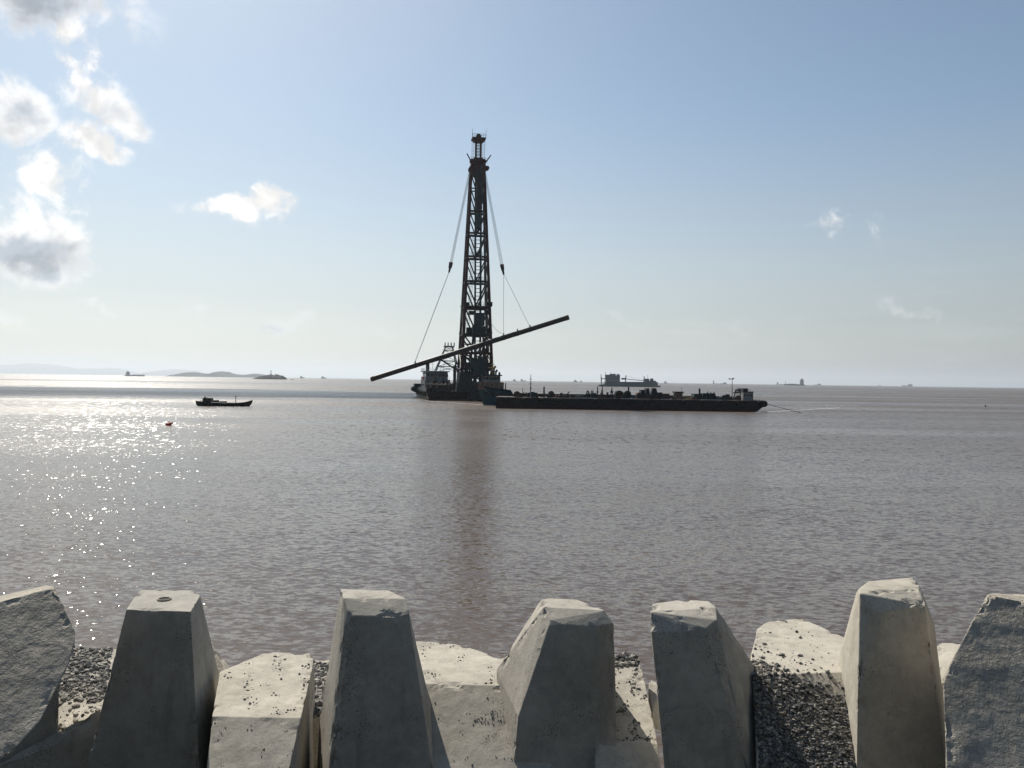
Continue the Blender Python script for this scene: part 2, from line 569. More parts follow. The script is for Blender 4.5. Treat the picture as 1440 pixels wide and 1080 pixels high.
# plating and machinery round the foot of the tower
shp('tower_foundation', 'dark_steel', lambda b: (b.box(-1.4, 13.2, 1.2, 17, 3.4, 6.4, .3), b.box(-.6, 4.4, 1.8, 9, 6.4, 10.2, .4), b.box(7.8, 12.6, 2.5, 12, 6.4, 9.0, .3)))
shp('bow_bracket', 'dark_steel', lambda b: b.prism([(2.6, .6), (9.6, .6), (8.8, 6.0), (3.6, 6.0)], -3.6, 1.2))
for (x, y, z, l) in ((-6.5, 4, 3.4, 3.2), (-6.3, 9.5, 3.4, 3.4), (-10, 15, 3.4, 2.4), (-4.2, 15, 3.4, 3.0), (-9.2, 6, 3.4, 1.8)):
    wn = shp('winch', 'dark_steel', lambda b: (b.tube((x - l / 2, y, z + 1.5), (x + l / 2, y, z + 1.5), .95, 12), b.box(x - l / 2, x + l / 2, y - .9, y + .9, z, z + .5)))
    for sx in (-1, 0, 1):
        shp('flange', 'rust', lambda b: b.tube((x + sx * l / 2 - .1, y, z + 1.5), (x + sx * l / 2 + .1, y, z + 1.5), 1.3, 14), wn)
for i in range(9):
    x, y = -11.4 + (i % 3) * 2.6, 1.6 + (i // 3) * 1.7
    shp('bollard', 'dark_steel', lambda b: (b.tube((x, y, 3.4), (x, y, 4.5), .28, 8), b.tube((x, y, 4.4), (x, y, 4.6), .42, 8)))

rq = random.Random(5)
for i in range(16):
    x, y = rq.uniform(-11.2, -2.2), rq.uniform(2.5, 22)
    w_, h = rq.uniform(.8, 2.2), rq.uniform(1.2, 3.6)
    shp('deck_machinery', rq.choice(('dark_steel', 'rust', 'teal_dark')), lambda b: (b.box(x, x + w_, y, y + 1.5, 3.4, 3.4 + h, .1), b.tube((x + w_ / 2, y + .7, 3.4 + h), (x + w_ / 2, y + .7, 3.4 + h + rq.uniform(.4, 1.6)), .16, 6)))
for i in range(6):
    x, y, h = rq.uniform(-3, 13), rq.uniform(1.5, 10), rq.uniform(10.5, 14.5)
    shp('vent_stack', 'dark_steel', lambda b: (b.tube((x, y, 6), (x, y, h), .3, 8), b.tube((x, y, h - .2), (x + .5, y, h + .5), .4, 8)))
shp('deck_crane', 'dark_steel', lambda b: (b.tube((-1.6, 8, 3.4), (-1.6, 8, 12.5), .45, 8), b.tube((-1.6, 8, 11.5), (-7.5, 10, 15.5), .28, 6), b.tube((-1.6, 8, 12.5), (-7.5, 10, 15.5), .06, 4)))

# aft accommodation
house = shp('deckhouse', 'grey_house', lambda b: (b.box(-11.2, -1.5, 24, 46, 3.45, 7.4), b.box(-10.6, -2.2, 26, 45, 7.4, 10.4)))
shp('deckhouse_roof', 'white_paint', lambda b: b.box(-11.4, -1.6, 25, 46, 10.4, 10.75), house)
for lev, z in ((0, 4.9), (1, 8.3)):
    for i in range(6):
        x = -10.2 + i * 1.45
        yy = 24 if lev == 0 else 26
        wi = shp('window', 'glass', lambda b: b.box(x, x + .85, yy - .05, yy + .1, z, z + 1.15), house)
    for i in range(7):
        y = 27.5 + i * 2.4
        xx = -11.2 if lev == 0 else -10.6
        shp('window', 'glass', lambda b: b.box(xx - .05, xx + .1, y, y + .9, z, z + 1.1), house)
shp('door', 'dark_steel', lambda b: b.box(-2.6, -1.8, 23.93, 24.1, 3.5, 5.6), house)
shp('funnel', 'dark_steel', lambda b: (b.tube((-9.0, 40, 10.7), (-9.0, 40, 15.2), .75, 12), b.tube((-9.0, 40, 14.6), (-9.0, 40, 15.3), .95, 12)))
for z, y0 in ((7.4, 24), (10.75, 26)):
    shp('railing', 'white_paint', lambda b: ([b.tube((-11.2 + i * 1.2, y0 + .1, z), (-11.2 + i * 1.2, y0 + .1, z + 1.1), .05, 4) for i in range(9)],
        [b.tube((-11.2, y0 + .1, z + h), (-1.6, y0 + .1, z + h), .05, 4) for h in (.55, 1.1)],
        [b.tube((-11.2, y0 + .1, z + h), (-11.2, 46, z + h), .05, 4) for h in (.55, 1.1)],
        [b.tube((-11.2, y0 + 2.5 * i, z), (-11.2, y0 + 2.5 * i, z + 1.1), .05, 4) for i in range(9)]))
for i in range(3):
    shp('lifebuoy', 'red_buoy', lambda b: b.torus((-11.35, 30 + i * 5, 7.9), (1, 0, 0), .4, .13, 12, 5), house)
for (x, y, h) in ((-8, 27, 14.2), (-5, 28, 13.0), (-3.4, 30, 14.6)):
    shp('antenna', 'white_paint', lambda b: (b.tube((x, y, 10.7), (x, y, h), .07, 5), b.tube((x - .6, y, h - 1), (x + .6, y, h - 1), .05, 4)))

# aft lattice gantry
gy = 44.0
gx0, gx1 = LX(611, gy), LX(644, gy)
gt0, gt1 = LX(624, gy), LX(634, gy)
gz0, gz1 = 10.6, LZ(489, gy)


def G(u, v, back):              # u across 0..1, v up 0..1
    a, b_ = gx0 + (gt0 - gx0) * v, gx1 + (gt1 - gx1) * v
    return Vector((a + (b_ - a) * u, gy + (0 if not back else 7 * (1 - v) + 1.5), gz0 + (gz1 - gz0) * v))


gantry = shp('lattice_gantry', 'grey_house', lambda b: b.box(gt0 - .6, gt1 + .6, gy - .6, gy + 2.2, gz1, gz1 + .6))
for u in (0, 1):
    for bk in (0, 1):
        shp('gantry_leg', 'grey_house', lambda b: b.tube(G(u, 0, bk), G(u, 1, bk), .24, 6), gantry)
for v in (.22, .45, .68, .86):
    for bk in (0, 1):
        shp('gantry_beam', 'grey_house', lambda b: b.tube(G(0, v, bk), G(1, v, bk), .15, 5), gantry)
lv = [0, .22, .45, .68, .86, 1]
for v0, v1 in zip(lv[:-1], lv[1:]):
    shp('gantry_brace', 'grey_house', lambda b: b.tube(G(0, v0, 0), G(1, v1, 0), .11, 5), gantry)
    shp('gantry_brace', 'grey_house', lambda b: b.tube(G(1, v0, 0), G(0, v1, 0), .11, 5), gantry)
    shp('gantry_brace', 'grey_house', lambda b: b.tube(G(0, v0, 0), G(0, v1, 1), .11, 5), gantry)
for i in range(4):
    x = gt0 - .4 + i * (gt1 - gt0 + .8) / 3
    shp('sheave', 'dark_steel', lambda b: b.tube((x, gy - .1, gz1 + 1.2), (x + .3, gy - .1, gz1 + 1.2), .8, 12), gantry)

# the lattice tower: legs lean in from the foundation to the crown
TZ = [6.2, 11.4, 17.3, 23.8, 33.7, 43.0, 52.0, 60.5, 68.5, 76.9, 84.1]
TB = (0.3, 11.9, 3.0, 15.0)      # x0 x1 y0 y1 at the foot
TT = (3.4, 8.1, 5.2, 9.0)        # at the crown
Z0, Z1 = 3.4, 84.5


def TWP(i, j, z):
    t_ = (z - Z0) / (Z1 - Z0)
    q = [a + (b_ - a) * t_ for a, b_ in zip(TB, TT)]
    return Vector((q[i], q[2 + j], z))


for i in (0, 1):
    for j in (0, 1):
        shp('tower_leg', 'maroon', lambda b: b.tube(TWP(i, j, Z0), TWP(i, j, Z1), .60 if j == 0 else .5, 10, .42))
for k, z in enumerate(TZ):
    r_ = .32 if k < 5 else .26
    for (a, b_) in (((0, 0), (1, 0)), ((0, 1), (1, 1)), ((0, 0), (0, 1)), ((1, 0), (1, 1))):
        shp('tower_beam', 'teal_dark' if k % 2 else 'maroon', lambda b: b.tube(TWP(*a, z), TWP(*b_, z), r_, 6))
for k in range(len(TZ) - 1):
    za, zb = TZ[k], TZ[k + 1]
    r_ = .29 if k < 5 else .23
    faces = (((0, 0), (1, 0)), ((0, 1), (1, 1)), ((0, 0), (0, 1)), ((1, 0), (1, 1)))
    for fi, (a, b_) in enumerate(faces):
        if fi < 2 and k >= 2:   # V bracing down to the middle of the bay
            mid = (TWP(*a, za) + TWP(*b_, za)) / 2
            shp('tower_brace', 'dark_steel', lambda b: b.tube(TWP(*a, zb), mid, r_, 6))
            shp('tower_brace', 'dark_steel', lambda b: b.tube(TWP(*b_, zb), mid, r_, 6))
        elif fi < 2:            # crossed bracing low down
            shp('tower_brace', 'dark_steel', lambda b: b.tube(TWP(*a, za), TWP(*b_, zb), r_, 6))
            shp('tower_brace', 'dark_steel', lambda b: b.tube(TWP(*b_, za), TWP(*a, zb), r_, 6))
        else:
            p, q = (a, b_) if k % 2 else (b_, a)
            shp('tower_brace', 'dark_steel', lambda b: b.tube(TWP(*p, za), TWP(*q, zb), r_, 6))
# raking struts at the foot
for (x, y) in ((.3, 3), (11.9, 3)):
    shp('foot_strut', 'dark_steel', lambda b: b.tube((6.1 + (x - 6.1) * .05, 22, 3.4), TWP(0 if x < 6 else 1, 1, 24), .42, 8))
for x0, x1 in ((5.2, .4), (7.2, 11.8), (3.2, 6.0), (9.5, 6.6)):
    shp('foot_strut', 'dark_steel', lambda b: b.tube((x0, 1.8, 4), (x1, 4, 16), .34, 8))

for i in range(7):
    x = .2 + i * 1.9
    shp('foot_column', 'dark_steel', lambda b: b.tube((x, 4 + (i % 3) * 3, 6), (x + (6.1 - x) * .12, 5 + (i % 3) * 2.5, 17.3), .26, 6))
for i, (x0, x1, z0, z1) in enumerate(((.5, 11.5, 8.6, 8.6), (.6, 11.4, 13.6, 13.6), (.6, 6, 6.4, 11.4), (11.4, 6.2, 6.4, 11.4), (1, 6, 17.2, 12), (11, 6.4, 17.2, 12), (2, 10, 20.4, 20.4))):
    shp('foot_brace', 'dark_steel', lambda b: b.tube((x0, 6.5, z0), (x1, 6.5, z1), .3, 6))
for (x, y, w_, h, z) in ((1.2, 6, 2.4, 2.2, 11.6), (8.6, 6, 2.6, 1.8, 11.6), (4.6, 9, 3, 2.6, 11.6), (9.4, 7, 1.6, 1.6, 17.5), (2, 7, 1.8, 1.4, 17.5)):
    shp('equipment_box', 'dark_steel', lambda b: b.box(x, x + w_, y, y + 2, z, z + h))

# pile leads: twin rails with rungs down the front of the tower
lx = 6.3
lead_y = 2.2
for s in (-1.0, 1.0):
    shp('lead_rail', 'teal_dark', lambda b: (b.tube((lx + s, lead_y + .8, 2.5), (lx + s - .6, lead_y + 1.6, 85), .36, 8), b.tube((lx + s * .9 + .1, lead_y + 2.6, 2.5), (lx + s - .6, lead_y + 3.0, 85), .22, 6)))
tag(shp('lead_rungs', 'dark_steel', lambda b: [b.tube((lx - 1 - .6 * z / 85, lead_y + .8 + .8 * z / 85, z), (lx + 1 - .6 * z / 85, lead_y + .8 + .8 * z / 85, z), .13, 5) for z in [4 + 1.35 * i for i in range(60)]]), kind='stuff')
# hammer and cap carried high in the leads
ham = shp('pile_hammer', 'dark_steel', lambda b: (b.box(6.0, 8.0, .6, 3.2, 68.5, 83.0), b.box(5.6, 8.4, .4, 3.4, 71, 72.2), b.box(5.6, 8.4, .4, 3.4, 78, 79)))
shp('hammer_ram', 'teal_dark', lambda b: b.tube((6.9, 1.6, 61.5), (6.9, 1.6, 67.5), .95, 12), ham)
shp('hammer_hose', 'rubber', lambda b: b.path([(8.6, 1.6, 74), (9.3, 1.8, 68), (9.0, 2, 62), (8.4, 2.2, 60)], .14, 5), ham)
# pile gripper and machinery low in the leads
shp('pile_gripper', 'teal_dark', lambda b: (b.box(4.0, 8.6, .2, 3.4, 24.2, 26.8), b.box(4.6, 8.2, .0, 3.0, 27, 31.5), b.tube((4.2, -.4, 25.4), (4.2, -2.0, 25.4), .5, 8), b.tube((8.2, -.4, 25.4), (8.2, -2.0, 25.4), .5, 8)))
shp('pile_gripper', 'teal_dark', lambda b: (b.box(4.2, 8.4, .6, 3.4, 9.4, 12.6), b.box(3.4, 9.2, 1.0, 3.2, 12.6, 15.2)))
shp('hydraulic_cylinder', 'dark_steel', lambda b: (b.tube((3.1, 3.2, 8), (4.6, 3.4, 23), .42, 8), b.tube((9.6, 3.2, 8), (8.2, 3.4, 23), .42, 8)))

# work platforms with railings
for z, ov, rail in ((23.8, 1.0, 1), (33.7, 1.3, 1), (43.0, .7, 1), (52.0, .6, 1), (60.5, .4, 0), (68.5, .4, 1)):
    q0, q1 = TWP(0, 0, z), TWP(1, 1, z)
    pf = shp('platform', 'dark_steel', lambda b: (b.box(q0.x - ov * .4, q1.x + ov * .4, q0.y - ov, q0.y + 1.2, z + .3, z + .45), b.box(q0.x - .2, q1.x + .2, q1.y - 1.2, q1.y + ov, z + .3, z + .45)))
    if rail:
        def rl(b, yy):
            n_ = 7
            for i in range(n_ + 1):
                x = q0.x - ov * .4 + (q1.x - q0.x + ov * .8) * i / n_
                b.tube((x, yy, z + .4), (x, yy, z + 1.6), .05, 4)
            for h in (.95, 1.6):
                b.tube((q0.x - ov * .4, yy, z + h), (q1.x + ov * .4, yy, z + h), .05, 4)
        for yy in (q0.y - ov, q1.y + ov):
            shp('railing', 'dark_steel', lambda b: rl(b, yy), pf)
for (x, y, z, w_, h) in ((1.6, 3.2, 34.1, 1.5, 1.3), (9.2, 3.2, 34.2, 2.2, 1.6), (8.6, 3.4, 31.2, 2.4, 1.6), (3.0, 3.4, 31.0, 1.8, 1.4), (2.2, 4, 24.2, 2.2, 2.2), (9.6, 4, 24.2, 1.8, 1.9), (5.2, 5, 52.4, 1.4, 1.4)):
    shp('equipment_box', 'dark_steel', lambda b: b.box(x, x + w_, y, y + 1.6, z, z + h))
shp('control_cabin', 'grey_house', lambda b: b.box(9.3, 11.3, 4.0, 6.5, 24.2, 26.6, .1))

# caged ladder on the right of the leads
def cage(b, x0, z0, x1, z1, y, w_):
    n_ = int((z1 - z0) / 1.6)
    for s in (0, .5, 1):
        b.tube((x0 + s * w_, y, z0), (x1 + s * w_ * .8, y + 2, z1), .07, 4)
    for i in range(n_ + 1):
        t_ = i / n_
        xx, yy, zz = x0 + (x1 - x0) * t_, y + 2 * t_, z0 + (z1 - z0) * t_
        b.tube((xx, yy, zz), (xx + w_ * (1 - .2 * t_), yy, zz), .06, 4)
        b.tube((xx, yy, zz), (xx, yy + .8, zz), .06, 4)
shp('caged_ladder', 'cable', lambda b: cage(b, 8.8, 24.5, 8.2, 68.5, 4.6, 1.3))
shp('caged_ladder', 'cable', lambda b: cage(b, 1.7, 24.5, 3.6, 43, 4.6, 1.2))
shp('caged_ladder', 'cable', lambda b: cage(b, 3.2, 43.3, 4.2, 60, 4.8, 1.0))

# crown with sheaves
cr = shp('crown_block', 'maroon', lambda b: (b.box(4.5, 9.2, 3.4, 9.6, 83.2, 85.4), b.box(4.0, 9.8, 3.8, 9.2, 85.4, 87.2, .3), b.box(4.6, 9.4, 4.2, 8.8, 87.2, 89.4, .8)))
for (x, z, r_) in ((4.3, 84.6, 1.1), (10.0, 85.4, .8), (4.6, 87.6, .9), (8.9, 87.8, .8)):
    for y in (3.2, 4.4):
        shp('sheave', 'maroon', lambda b: b.tube((x, y, z), (x, y + .45, z), r_, 16), cr)
for (x, y) in ((3.2, 3.6), (10.4, 3.6)):
    shp('crown_arm', 'dark_steel', lambda b: b.tube((x + (1.2 if x < 6 else -1.2), y, 87), (x - (.6 if x < 6 else -.9), y, 90.2), .22, 6), cr)
shp('railing', 'dark_steel', lambda b: ([b.tube((3.6 + .8 * i, 3.6, 87.2), (3.6 + .8 * i, 3.6, 89.0), .05, 4) for i in range(9)], [b.tube((3.6, 3.6, h), (10.0, 3.6, h), .05, 4) for h in (88.1, 89.0)]), cr)
# slim top mast, its ladders and top platform
mx0, mx1, my0, my1 = 6.2, 8.0, 5.5, 7.3
MZ0, MZ1 = 88.8, 95.4
mast = shp('top_mast', 'maroon', lambda b: [b.tube((x, y, MZ0), (x, y, MZ1), .26, 6) for x in (mx0, mx1) for y in (my0, my1)])
for i in range(6):
    z = MZ0 + .7 + i * 1.1
    shp('mast_rung', 'maroon', lambda b: (b.tube((mx0, my0, z), (mx1, my0, z), .16, 5), b.tube((mx0, my1, z), (mx1, my1, z), .16, 5)), mast)
for s in (mx0 - 1.1, mx1 + 1.1):
    shp('mast_ladder', 'cable', lambda b: ([b.tube((s + d, 6.4, MZ0 - 1), (s + d, 6.4, MZ1 + .6), .07, 4) for d in (-.35, .35)], [b.tube((s - .35, 6.4, MZ0 - .6 + .9 * i), (s + .35, 6.4, MZ0 - .6 + .9 * i), .06, 4) for i in range(9)]), mast)
top = shp('top_platform', 'maroon', lambda b: (b.box(5.4, 8.8, 4.8, 8.0, MZ1, MZ1 + .7, -.4), b.box(4.6, 9.6, 4.4, 8.4, MZ1 + .7, MZ1 + 1.3)))
shp('railing', 'dark_steel', lambda b: ([b.tube((4.7 + .8 * i, 4.5, MZ1 + 1.3), (4.7 + .8 * i, 4.5, MZ1 + 2.5), .06, 4) for i in range(7)], [b.tube((4.7, 4.5, MZ1 + h), (9.5, 4.5, MZ1 + h), .06, 4) for h in (1.9, 2.5)]), top)
shp('top_sheave', 'dark_steel', lambda b: b.tube((7.1, 6.0, MZ1 + 2.0), (7.1, 6.6, MZ1 + 2.0), .95, 14), top)
for x in (4.6, 9.6):
    shp('lightning_rod', 'dark_steel', lambda b: b.tube((x, 4.6, MZ1 + 1.3), (x, 4.6, MZ1 + 4.2), .07, 4), top)

for o_ in (ham, cr, mast, top):
    o_.location.x = -1.2
    o_.location.z = -1.3 if o_ is not ham else 0

# the pile it lifts: a thing of its own, hung level with the bow
PD = 285.0
pa, pb = PY(521.5, 533.5, PD), PY(800, 446.0, PD)
pc = (pa + pb) / 2
mb = MB()
ax = (pb - pa).normalized()
mb.tube(pa - pc, pb - pc, .86, 20)
pile = mb.build('steel_pile', 'pile', smooth=False, loc=pc)
tag(pile, 'long dark steel pile hanging askew across the lattice tower', 'pile')
for t_ in (.012, .988):
    part('end_ring', 'rust', pile, lambda b: b.tube(pa - pc + ax * (pb - pa).length * t_ - ax * .35, pa - pc + ax * (pb - pa).length * t_ + ax * .35, .9, 20))
for px, py in ((583.5, 513.0), (708, 474.0), (745, 462.5), (728, 470)):
    c = PY(px, py, PD)
    tt = (c - pa).dot(ax)
    c = pa + ax * tt - pc
    part('lifting_lug', 'dark_steel', pile, lambda b: (b.tube(c - ax * .3, c + ax * .3, .93, 16), b.box(c.x - .2, c.x + .2, c.y - .12, c.y + .12, c.z + .7, c.z + 1.5)))

# ropes and hook blocks (parts of the ship, given in ship coordinates)
inv = Matrix.Rotation(-R(10), 4, 'Z') @ Matrix.Translation(-ship.location)


def SW(px, py, Y):
    return inv @ PY(px, py, Y)


def strand(name, a, b_, r_, sag=0.0, n=1, mat='cable'):
    pts = []
    for i in range(n + 1):
        t_ = i / n
        p = a.lerp(b_, t_)
        p.z -= sag * 4 * t_ * (1 - t_)
        pts.append(p)
    shp(name, mat, lambda b: b.path(pts, r_, 5))


YT = 298.0
hl, hr = SW(634, 371, 288), SW(706, 374, 288)
for d in (-.38, -.13, .13, .38):
    strand('hoist_rope', SW(660.3, 243, YT) + Vector((d * .8, 0, 0)), hl + Vector((d, 0, 0)), .055)
    strand('hoist_rope', SW(682.5, 246, YT) + Vector((d * .8, 0, 0)), hr + Vector((d * 1.3, 0, 0)), .055)
for c, dn, top_px in ((hl, SW(631.5, 383, 287), 1), (hr, SW(708.3, 386, 287), 1)):
    d = (dn - c)
    hb = shp('hook_block', 'dark_steel', lambda b: (b.tube(c - d * .1, c + d * .5, .72, 10, .55), b.tube(c + d * .5, c + d * .62, .3, 8), b.tube(c + d * .62, dn, .42, 8, .3)))
    shp('block_sheave', 'rust', lambda b: b.tube(c + Vector((-.5, -.35, 0)), c + Vector((.5, -.35, 0)), .62, 12), hb)
    c2 = dn
strand('sling', SW(631.5, 383, 287), SW(583.5, 510.5, PD), .06)
strand('sling', SW(631.2, 383, 287), SW(582.6, 510.5, PD), .05)
strand('sling', SW(708.3, 386, 287), SW(708, 471, PD), .06)
strand('sling', SW(708.8, 386, 287), SW(745, 459.5, PD), .06)
strand('tag_line', SW(689, 452, 297), SW(707, 469.5, PD), .06, .8, 8)

# ---------------------------------------------------------------- tug behind the barge
TGY = 250.0
TS = TGY / F


def TGL(px, py):
    p = PY(px, py, TGY)
    return p.x, p.z


tx0, _ = TGL(680, 569.5)
tug = empty('tugboat', (tx0, TGY, 0), 0, 'teal tugboat with high bow and tan wheelhouse behind the long barge', 'tugboat')


def tl(px, py):
    a, b_ = TGL(px, py)
    return a - tx0, b_


def tg(name, mat, fn, parent=tug):
    return part(name, mat, parent, fn)


# hull: cross-sections along its length, flared at the bow on the left
secs = []
for (px, half_k, half_d, zk, zd) in ((672, .05, .5, 4.2, 6.3), (676, .1, 1.5, 2.2, 6.0), (681, .35, 2.4, -.8, 5.8), (690, 1.6, 3.3, -1, 5.35), (702, 2.7, 3.6, -1, 5.0), (718, 3.2, 3.7, -1, 4.6), (724, 3.2, 3.7, -1, 2.6), (760, 3.2, 3.7, -1, 2.3), (792, 2.4, 3.4, -.6, 2.5)):
    x = tl(px, 560)[0]
    secs.append([(x, -half_d, zd), (x, -half_k, zk), (x, half_k, zk), (x, half_d, zd)])
def loft(b, S):
    vs = [p for s_ in S for p in s_]
    fs = []
    for i in range(len(S) - 1):
        for j in range(4):
            a0, a1 = i * 4 + j, i * 4 + (j + 1) % 4
            fs.append((a0, a1, a1 + 4, a0 + 4))
    fs += [(0, 1, 2, 3), tuple(range(len(vs) - 4, len(vs)))]
    b.add(vs, fs)
th = tg('hull', 'teal', lambda b: loft(b, secs))
tg('rubbing_strake', 'rubber', lambda b: b.path([(s_[0][0], s_[0][1] - .06, s_[0][2] - .25) for s_ in secs], .16, 6), th)
for i in range(5):
    px = 684 + i * 8.5
    tg('tyre_fender', 'rubber', lambda b: b.torus((tl(px, 560)[0], -3.25 - .1 * i, 3.6 - .18 * i), (0, 1, 0), .48, .18, 12, 5), th)
wx0, wx1 = tl(679, 0)[0], tl(718, 0)[0]
dh = tg('deckhouse', 'tan_house', lambda b: b.box(tl(680, 0)[0], tl(716, 0)[0], -2.4, 2.4, 4.6, tl(690, 537)[1] - .1))
tg('wheelhouse', 'grey_house', lambda b: b.box(tl(686.5, 0)[0], tl(711, 0)[0], -2.0, 2.0, tl(690, 537)[1] - .1, tl(690, 528.5)[1]), tug)
tg('wheelhouse_roof', 'teal_dark', lambda b: b.box(tl(684, 0)[0], tl(713.5, 0)[0], -2.4, 2.4, tl(690, 528.5)[1], tl(690, 527)[1]), tug)
for i in range(6):
    px = 687.6 + i * 3.9
    tg('window', 'glass', lambda b: b.box(tl(px, 0)[0], tl(px + 2.6, 0)[0], -2.06, -1.9, tl(690, 534)[1], tl(690, 530)[1]), tug)
for i in range(4):
    px = 686 + i * 7
    tg('porthole', 'glass', lambda b: b.tube((tl(px, 0)[0], -2.46, tl(690, 540.5)[1]), (tl(px, 0)[0], -2.3, tl(690, 540.5)[1]), .22, 10), dh)
tg('draught_mark', 'white_paint', lambda b: b.box(tl(691, 0)[0], tl(692.2, 0)[0], -3.52, -3.3, 4.15, 4.45), th)
tg('mast', 'yellow', lambda b: (b.tube((tl(700, 0)[0], 0, tl(690, 527)[1]), (tl(700, 0)[0], 0, tl(700, 509.5)[1]), .17, 6), b.tube((tl(694, 0)[0], 0, tl(700, 517.5)[1]), (tl(705, 0)[0], 0, tl(700, 517.5)[1]), .1, 5), b.tube((tl(697, 0)[0], 0, tl(700, 513)[1]), (tl(703, 0)[0], 0, tl(700, 513)[1]), .08, 5), b.tube((tl(696, 0)[0], 0, tl(690, 527)[1]), (tl(700, 0)[0], 0, tl(700, 517)[1]), .09, 5)))
tg('radar', 'white_paint', lambda b: b.box(tl(697, 0)[0], tl(703.5, 0)[0], -.3, -.1, tl(700, 521)[1], tl(700, 520)[1]))
for px in (687.5, 692, 708):
    tg('funnel', 'teal_dark', lambda b: b.box(tl(px, 0)[0], tl(px + 3.2, 0)[0], -.6, .6, tl(690, 527)[1], tl(690, 523)[1], .1))
for px in (677.5, 683, 718.5):
    tg('bitt', 'dark_steel', lambda b: b.tube((tl(px, 0)[0], 0, 4.5), (tl(px, 0)[0], 0, 6.7), .16, 6))

# ---------------------------------------------------------------- long flat barge
BY = 221.0
bo = PY(886, 577.2, BY)
barge = empty('flat_barge', (bo.x, BY, 0), 0, 'long low black flat barge with cluttered deck and raked right end', 'barge')


def BX(px):
    return PY(px, 570, BY).x - bo.x


def BZ(px, py):
    return PY(px, py, BY).z


def bg_(name, mat, fn, parent=barge):
    return part(name, mat, parent, fn)


DK = 2.95
xl, xr = BX(697), BX(1073)
bh = bg_('hull', 'hull_black', lambda b: b.prism([(xl + .3, -1), (BX(1058), -1), (BX(1064), 0.0), (xr, 1.3), (xr, DK - .2), (BX(1060), DK), (xl, DK), (xl, .6)], 0, 15))
bg_('boot_stripe', 'hull_red', lambda b: b.box(xl + .35, BX(1061), -.03, .3, -.6, .95), bh)
for z in (1.6, 2.5):
    bg_('rubbing_strake', 'hull_black', lambda b: b.box(xl + .1, BX(1066), -.16, .02, z, z + .22), bh)
for i in range(30):
    x = xl + 1.5 + i * 2.3
    bg_('fender_rib', 'hull_black', lambda b: b.box(x, x + .16, -.10, .02, 1.82, 2.5), bh)
bg_('deck', 'deck_steel', lambda b: b.box(xl + .3, xr - .6, .3, 14.7, DK - .02, DK + .05), bh)
for (a, c) in ((698, 724), (806, 840), (872, 893), (930, 945), (962, 968), (984, 1015)):  # white strips stand in for the sun's highlight along the deck edge
    bg_('sunlit_edge_strip', 'white_paint', lambda b: b.box(BX(a), BX(c), .12, .3, DK - .02, DK + .16))
bw = bg_('bulwark', 'hull_black', lambda b: b.box(BX(725), BX(1062), 14.6, 14.8, DK, DK + .9))
for i in range(5):
    bg_('tyre_fender', 'rubber', lambda b: b.torus((xr + .2, 1.2 + i * 3, 2.2), (1, 0, 0), .75, .3, 12, 5), bh)
for px in (1069, 1073, 1074.5):
    bg_('tyre_fender', 'rubber', lambda b: b.torus((BX(px), -.2, BZ(px, 568)), (0, 1, 0), .62, .28, 12, 5), bh)


def bbox(name, mat, px0, px1, pyt, y0=4.0, dep=4.0, base=None, taper=0.0, parent=barge):
    return bg_(name, mat, lambda b: b.box(BX(px0), BX(px1), y0, y0 + dep, DK if base is None else base, BZ((px0 + px1) / 2, pyt), taper), parent)


def bdrum(name, mat, px0, px1, pyt, y0=4.0, l=3.0):
    cx, r_ = BX((px0 + px1) / 2), (BX(px1) - BX(px0)) / 2
    zt = BZ((px0 + px1) / 2, pyt)
    d = bg_(name, mat, lambda b: (b.tube((cx, y0, zt - r_), (cx, y0 + l, zt - r_), r_, 18), b.box(cx - r_ * .8, cx + r_ * .8, y0 + .2, y0 + l - .2, DK, zt - r_)))
    bg_('end_flange', 'rust', lambda b: b.tube((cx, y0 - .08, zt - r_), (cx, y0 + .05, zt - r_), r_ * .72, 16), d)
    return d


def bpost(name, mat, px, pyt, r_=.12, y=4.0, pxt=None):
    return bg_(name, mat, lambda b: b.tube((BX(px), y, DK), (BX(pxt or px), y, BZ(px, pyt)), r_, 7))


bdrum('anchor_windlass', 'dark_steel', 722, 732, 550.3, 3, 4)
bdrum('anchor_windlass', 'rust', 729.5, 736.5, 553, 5, 3)
bpost('deck_post', 'dark_steel', 735, 546, .07)
bbox('deck_winch', 'dark_steel', 741, 755.5, 552.6, 4, 4, None, .25)
m1 = bg_('foremast', 'grey_house', lambda b: (b.tube((BX(746.2), 4, DK), (BX(746.4), 4, BZ(746, 526.3)), .16, 7, .08), b.tube((BX(743.8), 4, BZ(746, 540)), (BX(748.6), 4, BZ(746, 540)), .07, 5), b.tube((BX(744.6), 4, BZ(746, 533)), (BX(748), 4, BZ(746, 533)), .07, 5), b.box(BX(745.2), BX(747.6), 3.7, 4.3, BZ(746, 547.5), BZ(746, 545))))
bpost('vent_pipe', 'dark_steel', 765.6, 544.2, .22)
bdrum('deck_tank', 'dark_steel', 772, 780.3, 550, 4, 3.4)
bbox('deck_box', 'rust', 783, 785.5, 554.5)
bbox('hatch', 'dark_steel', 787, 800, 556.4, 3, 6)
bg_('davit', 'dark_steel', lambda b: b.path([(BX(798.5), 4, DK), (BX(799.2), 4, BZ(799, 554)), (BX(801.8), 4, BZ(801, 551))], .16, 6))
bbox('capstan', 'dark_steel', 793.6, 796, 553.8, 4, 1, None, .1)
bbox('hatch', 'dark_steel', 803, 823, 557.2, 3, 7)
bg_('a_frame', 'dark_steel', lambda b: (b.tube((BX(824), 4, DK), (BX(828), 4, BZ(828, 549.3)), .16, 6), b.tube((BX(834), 4, DK), (BX(828), 4, BZ(828, 549.3)), .16, 6), b.tube((BX(825), 4, BZ(828, 555)), (BX(833), 4, BZ(828, 555)), .12, 6)))
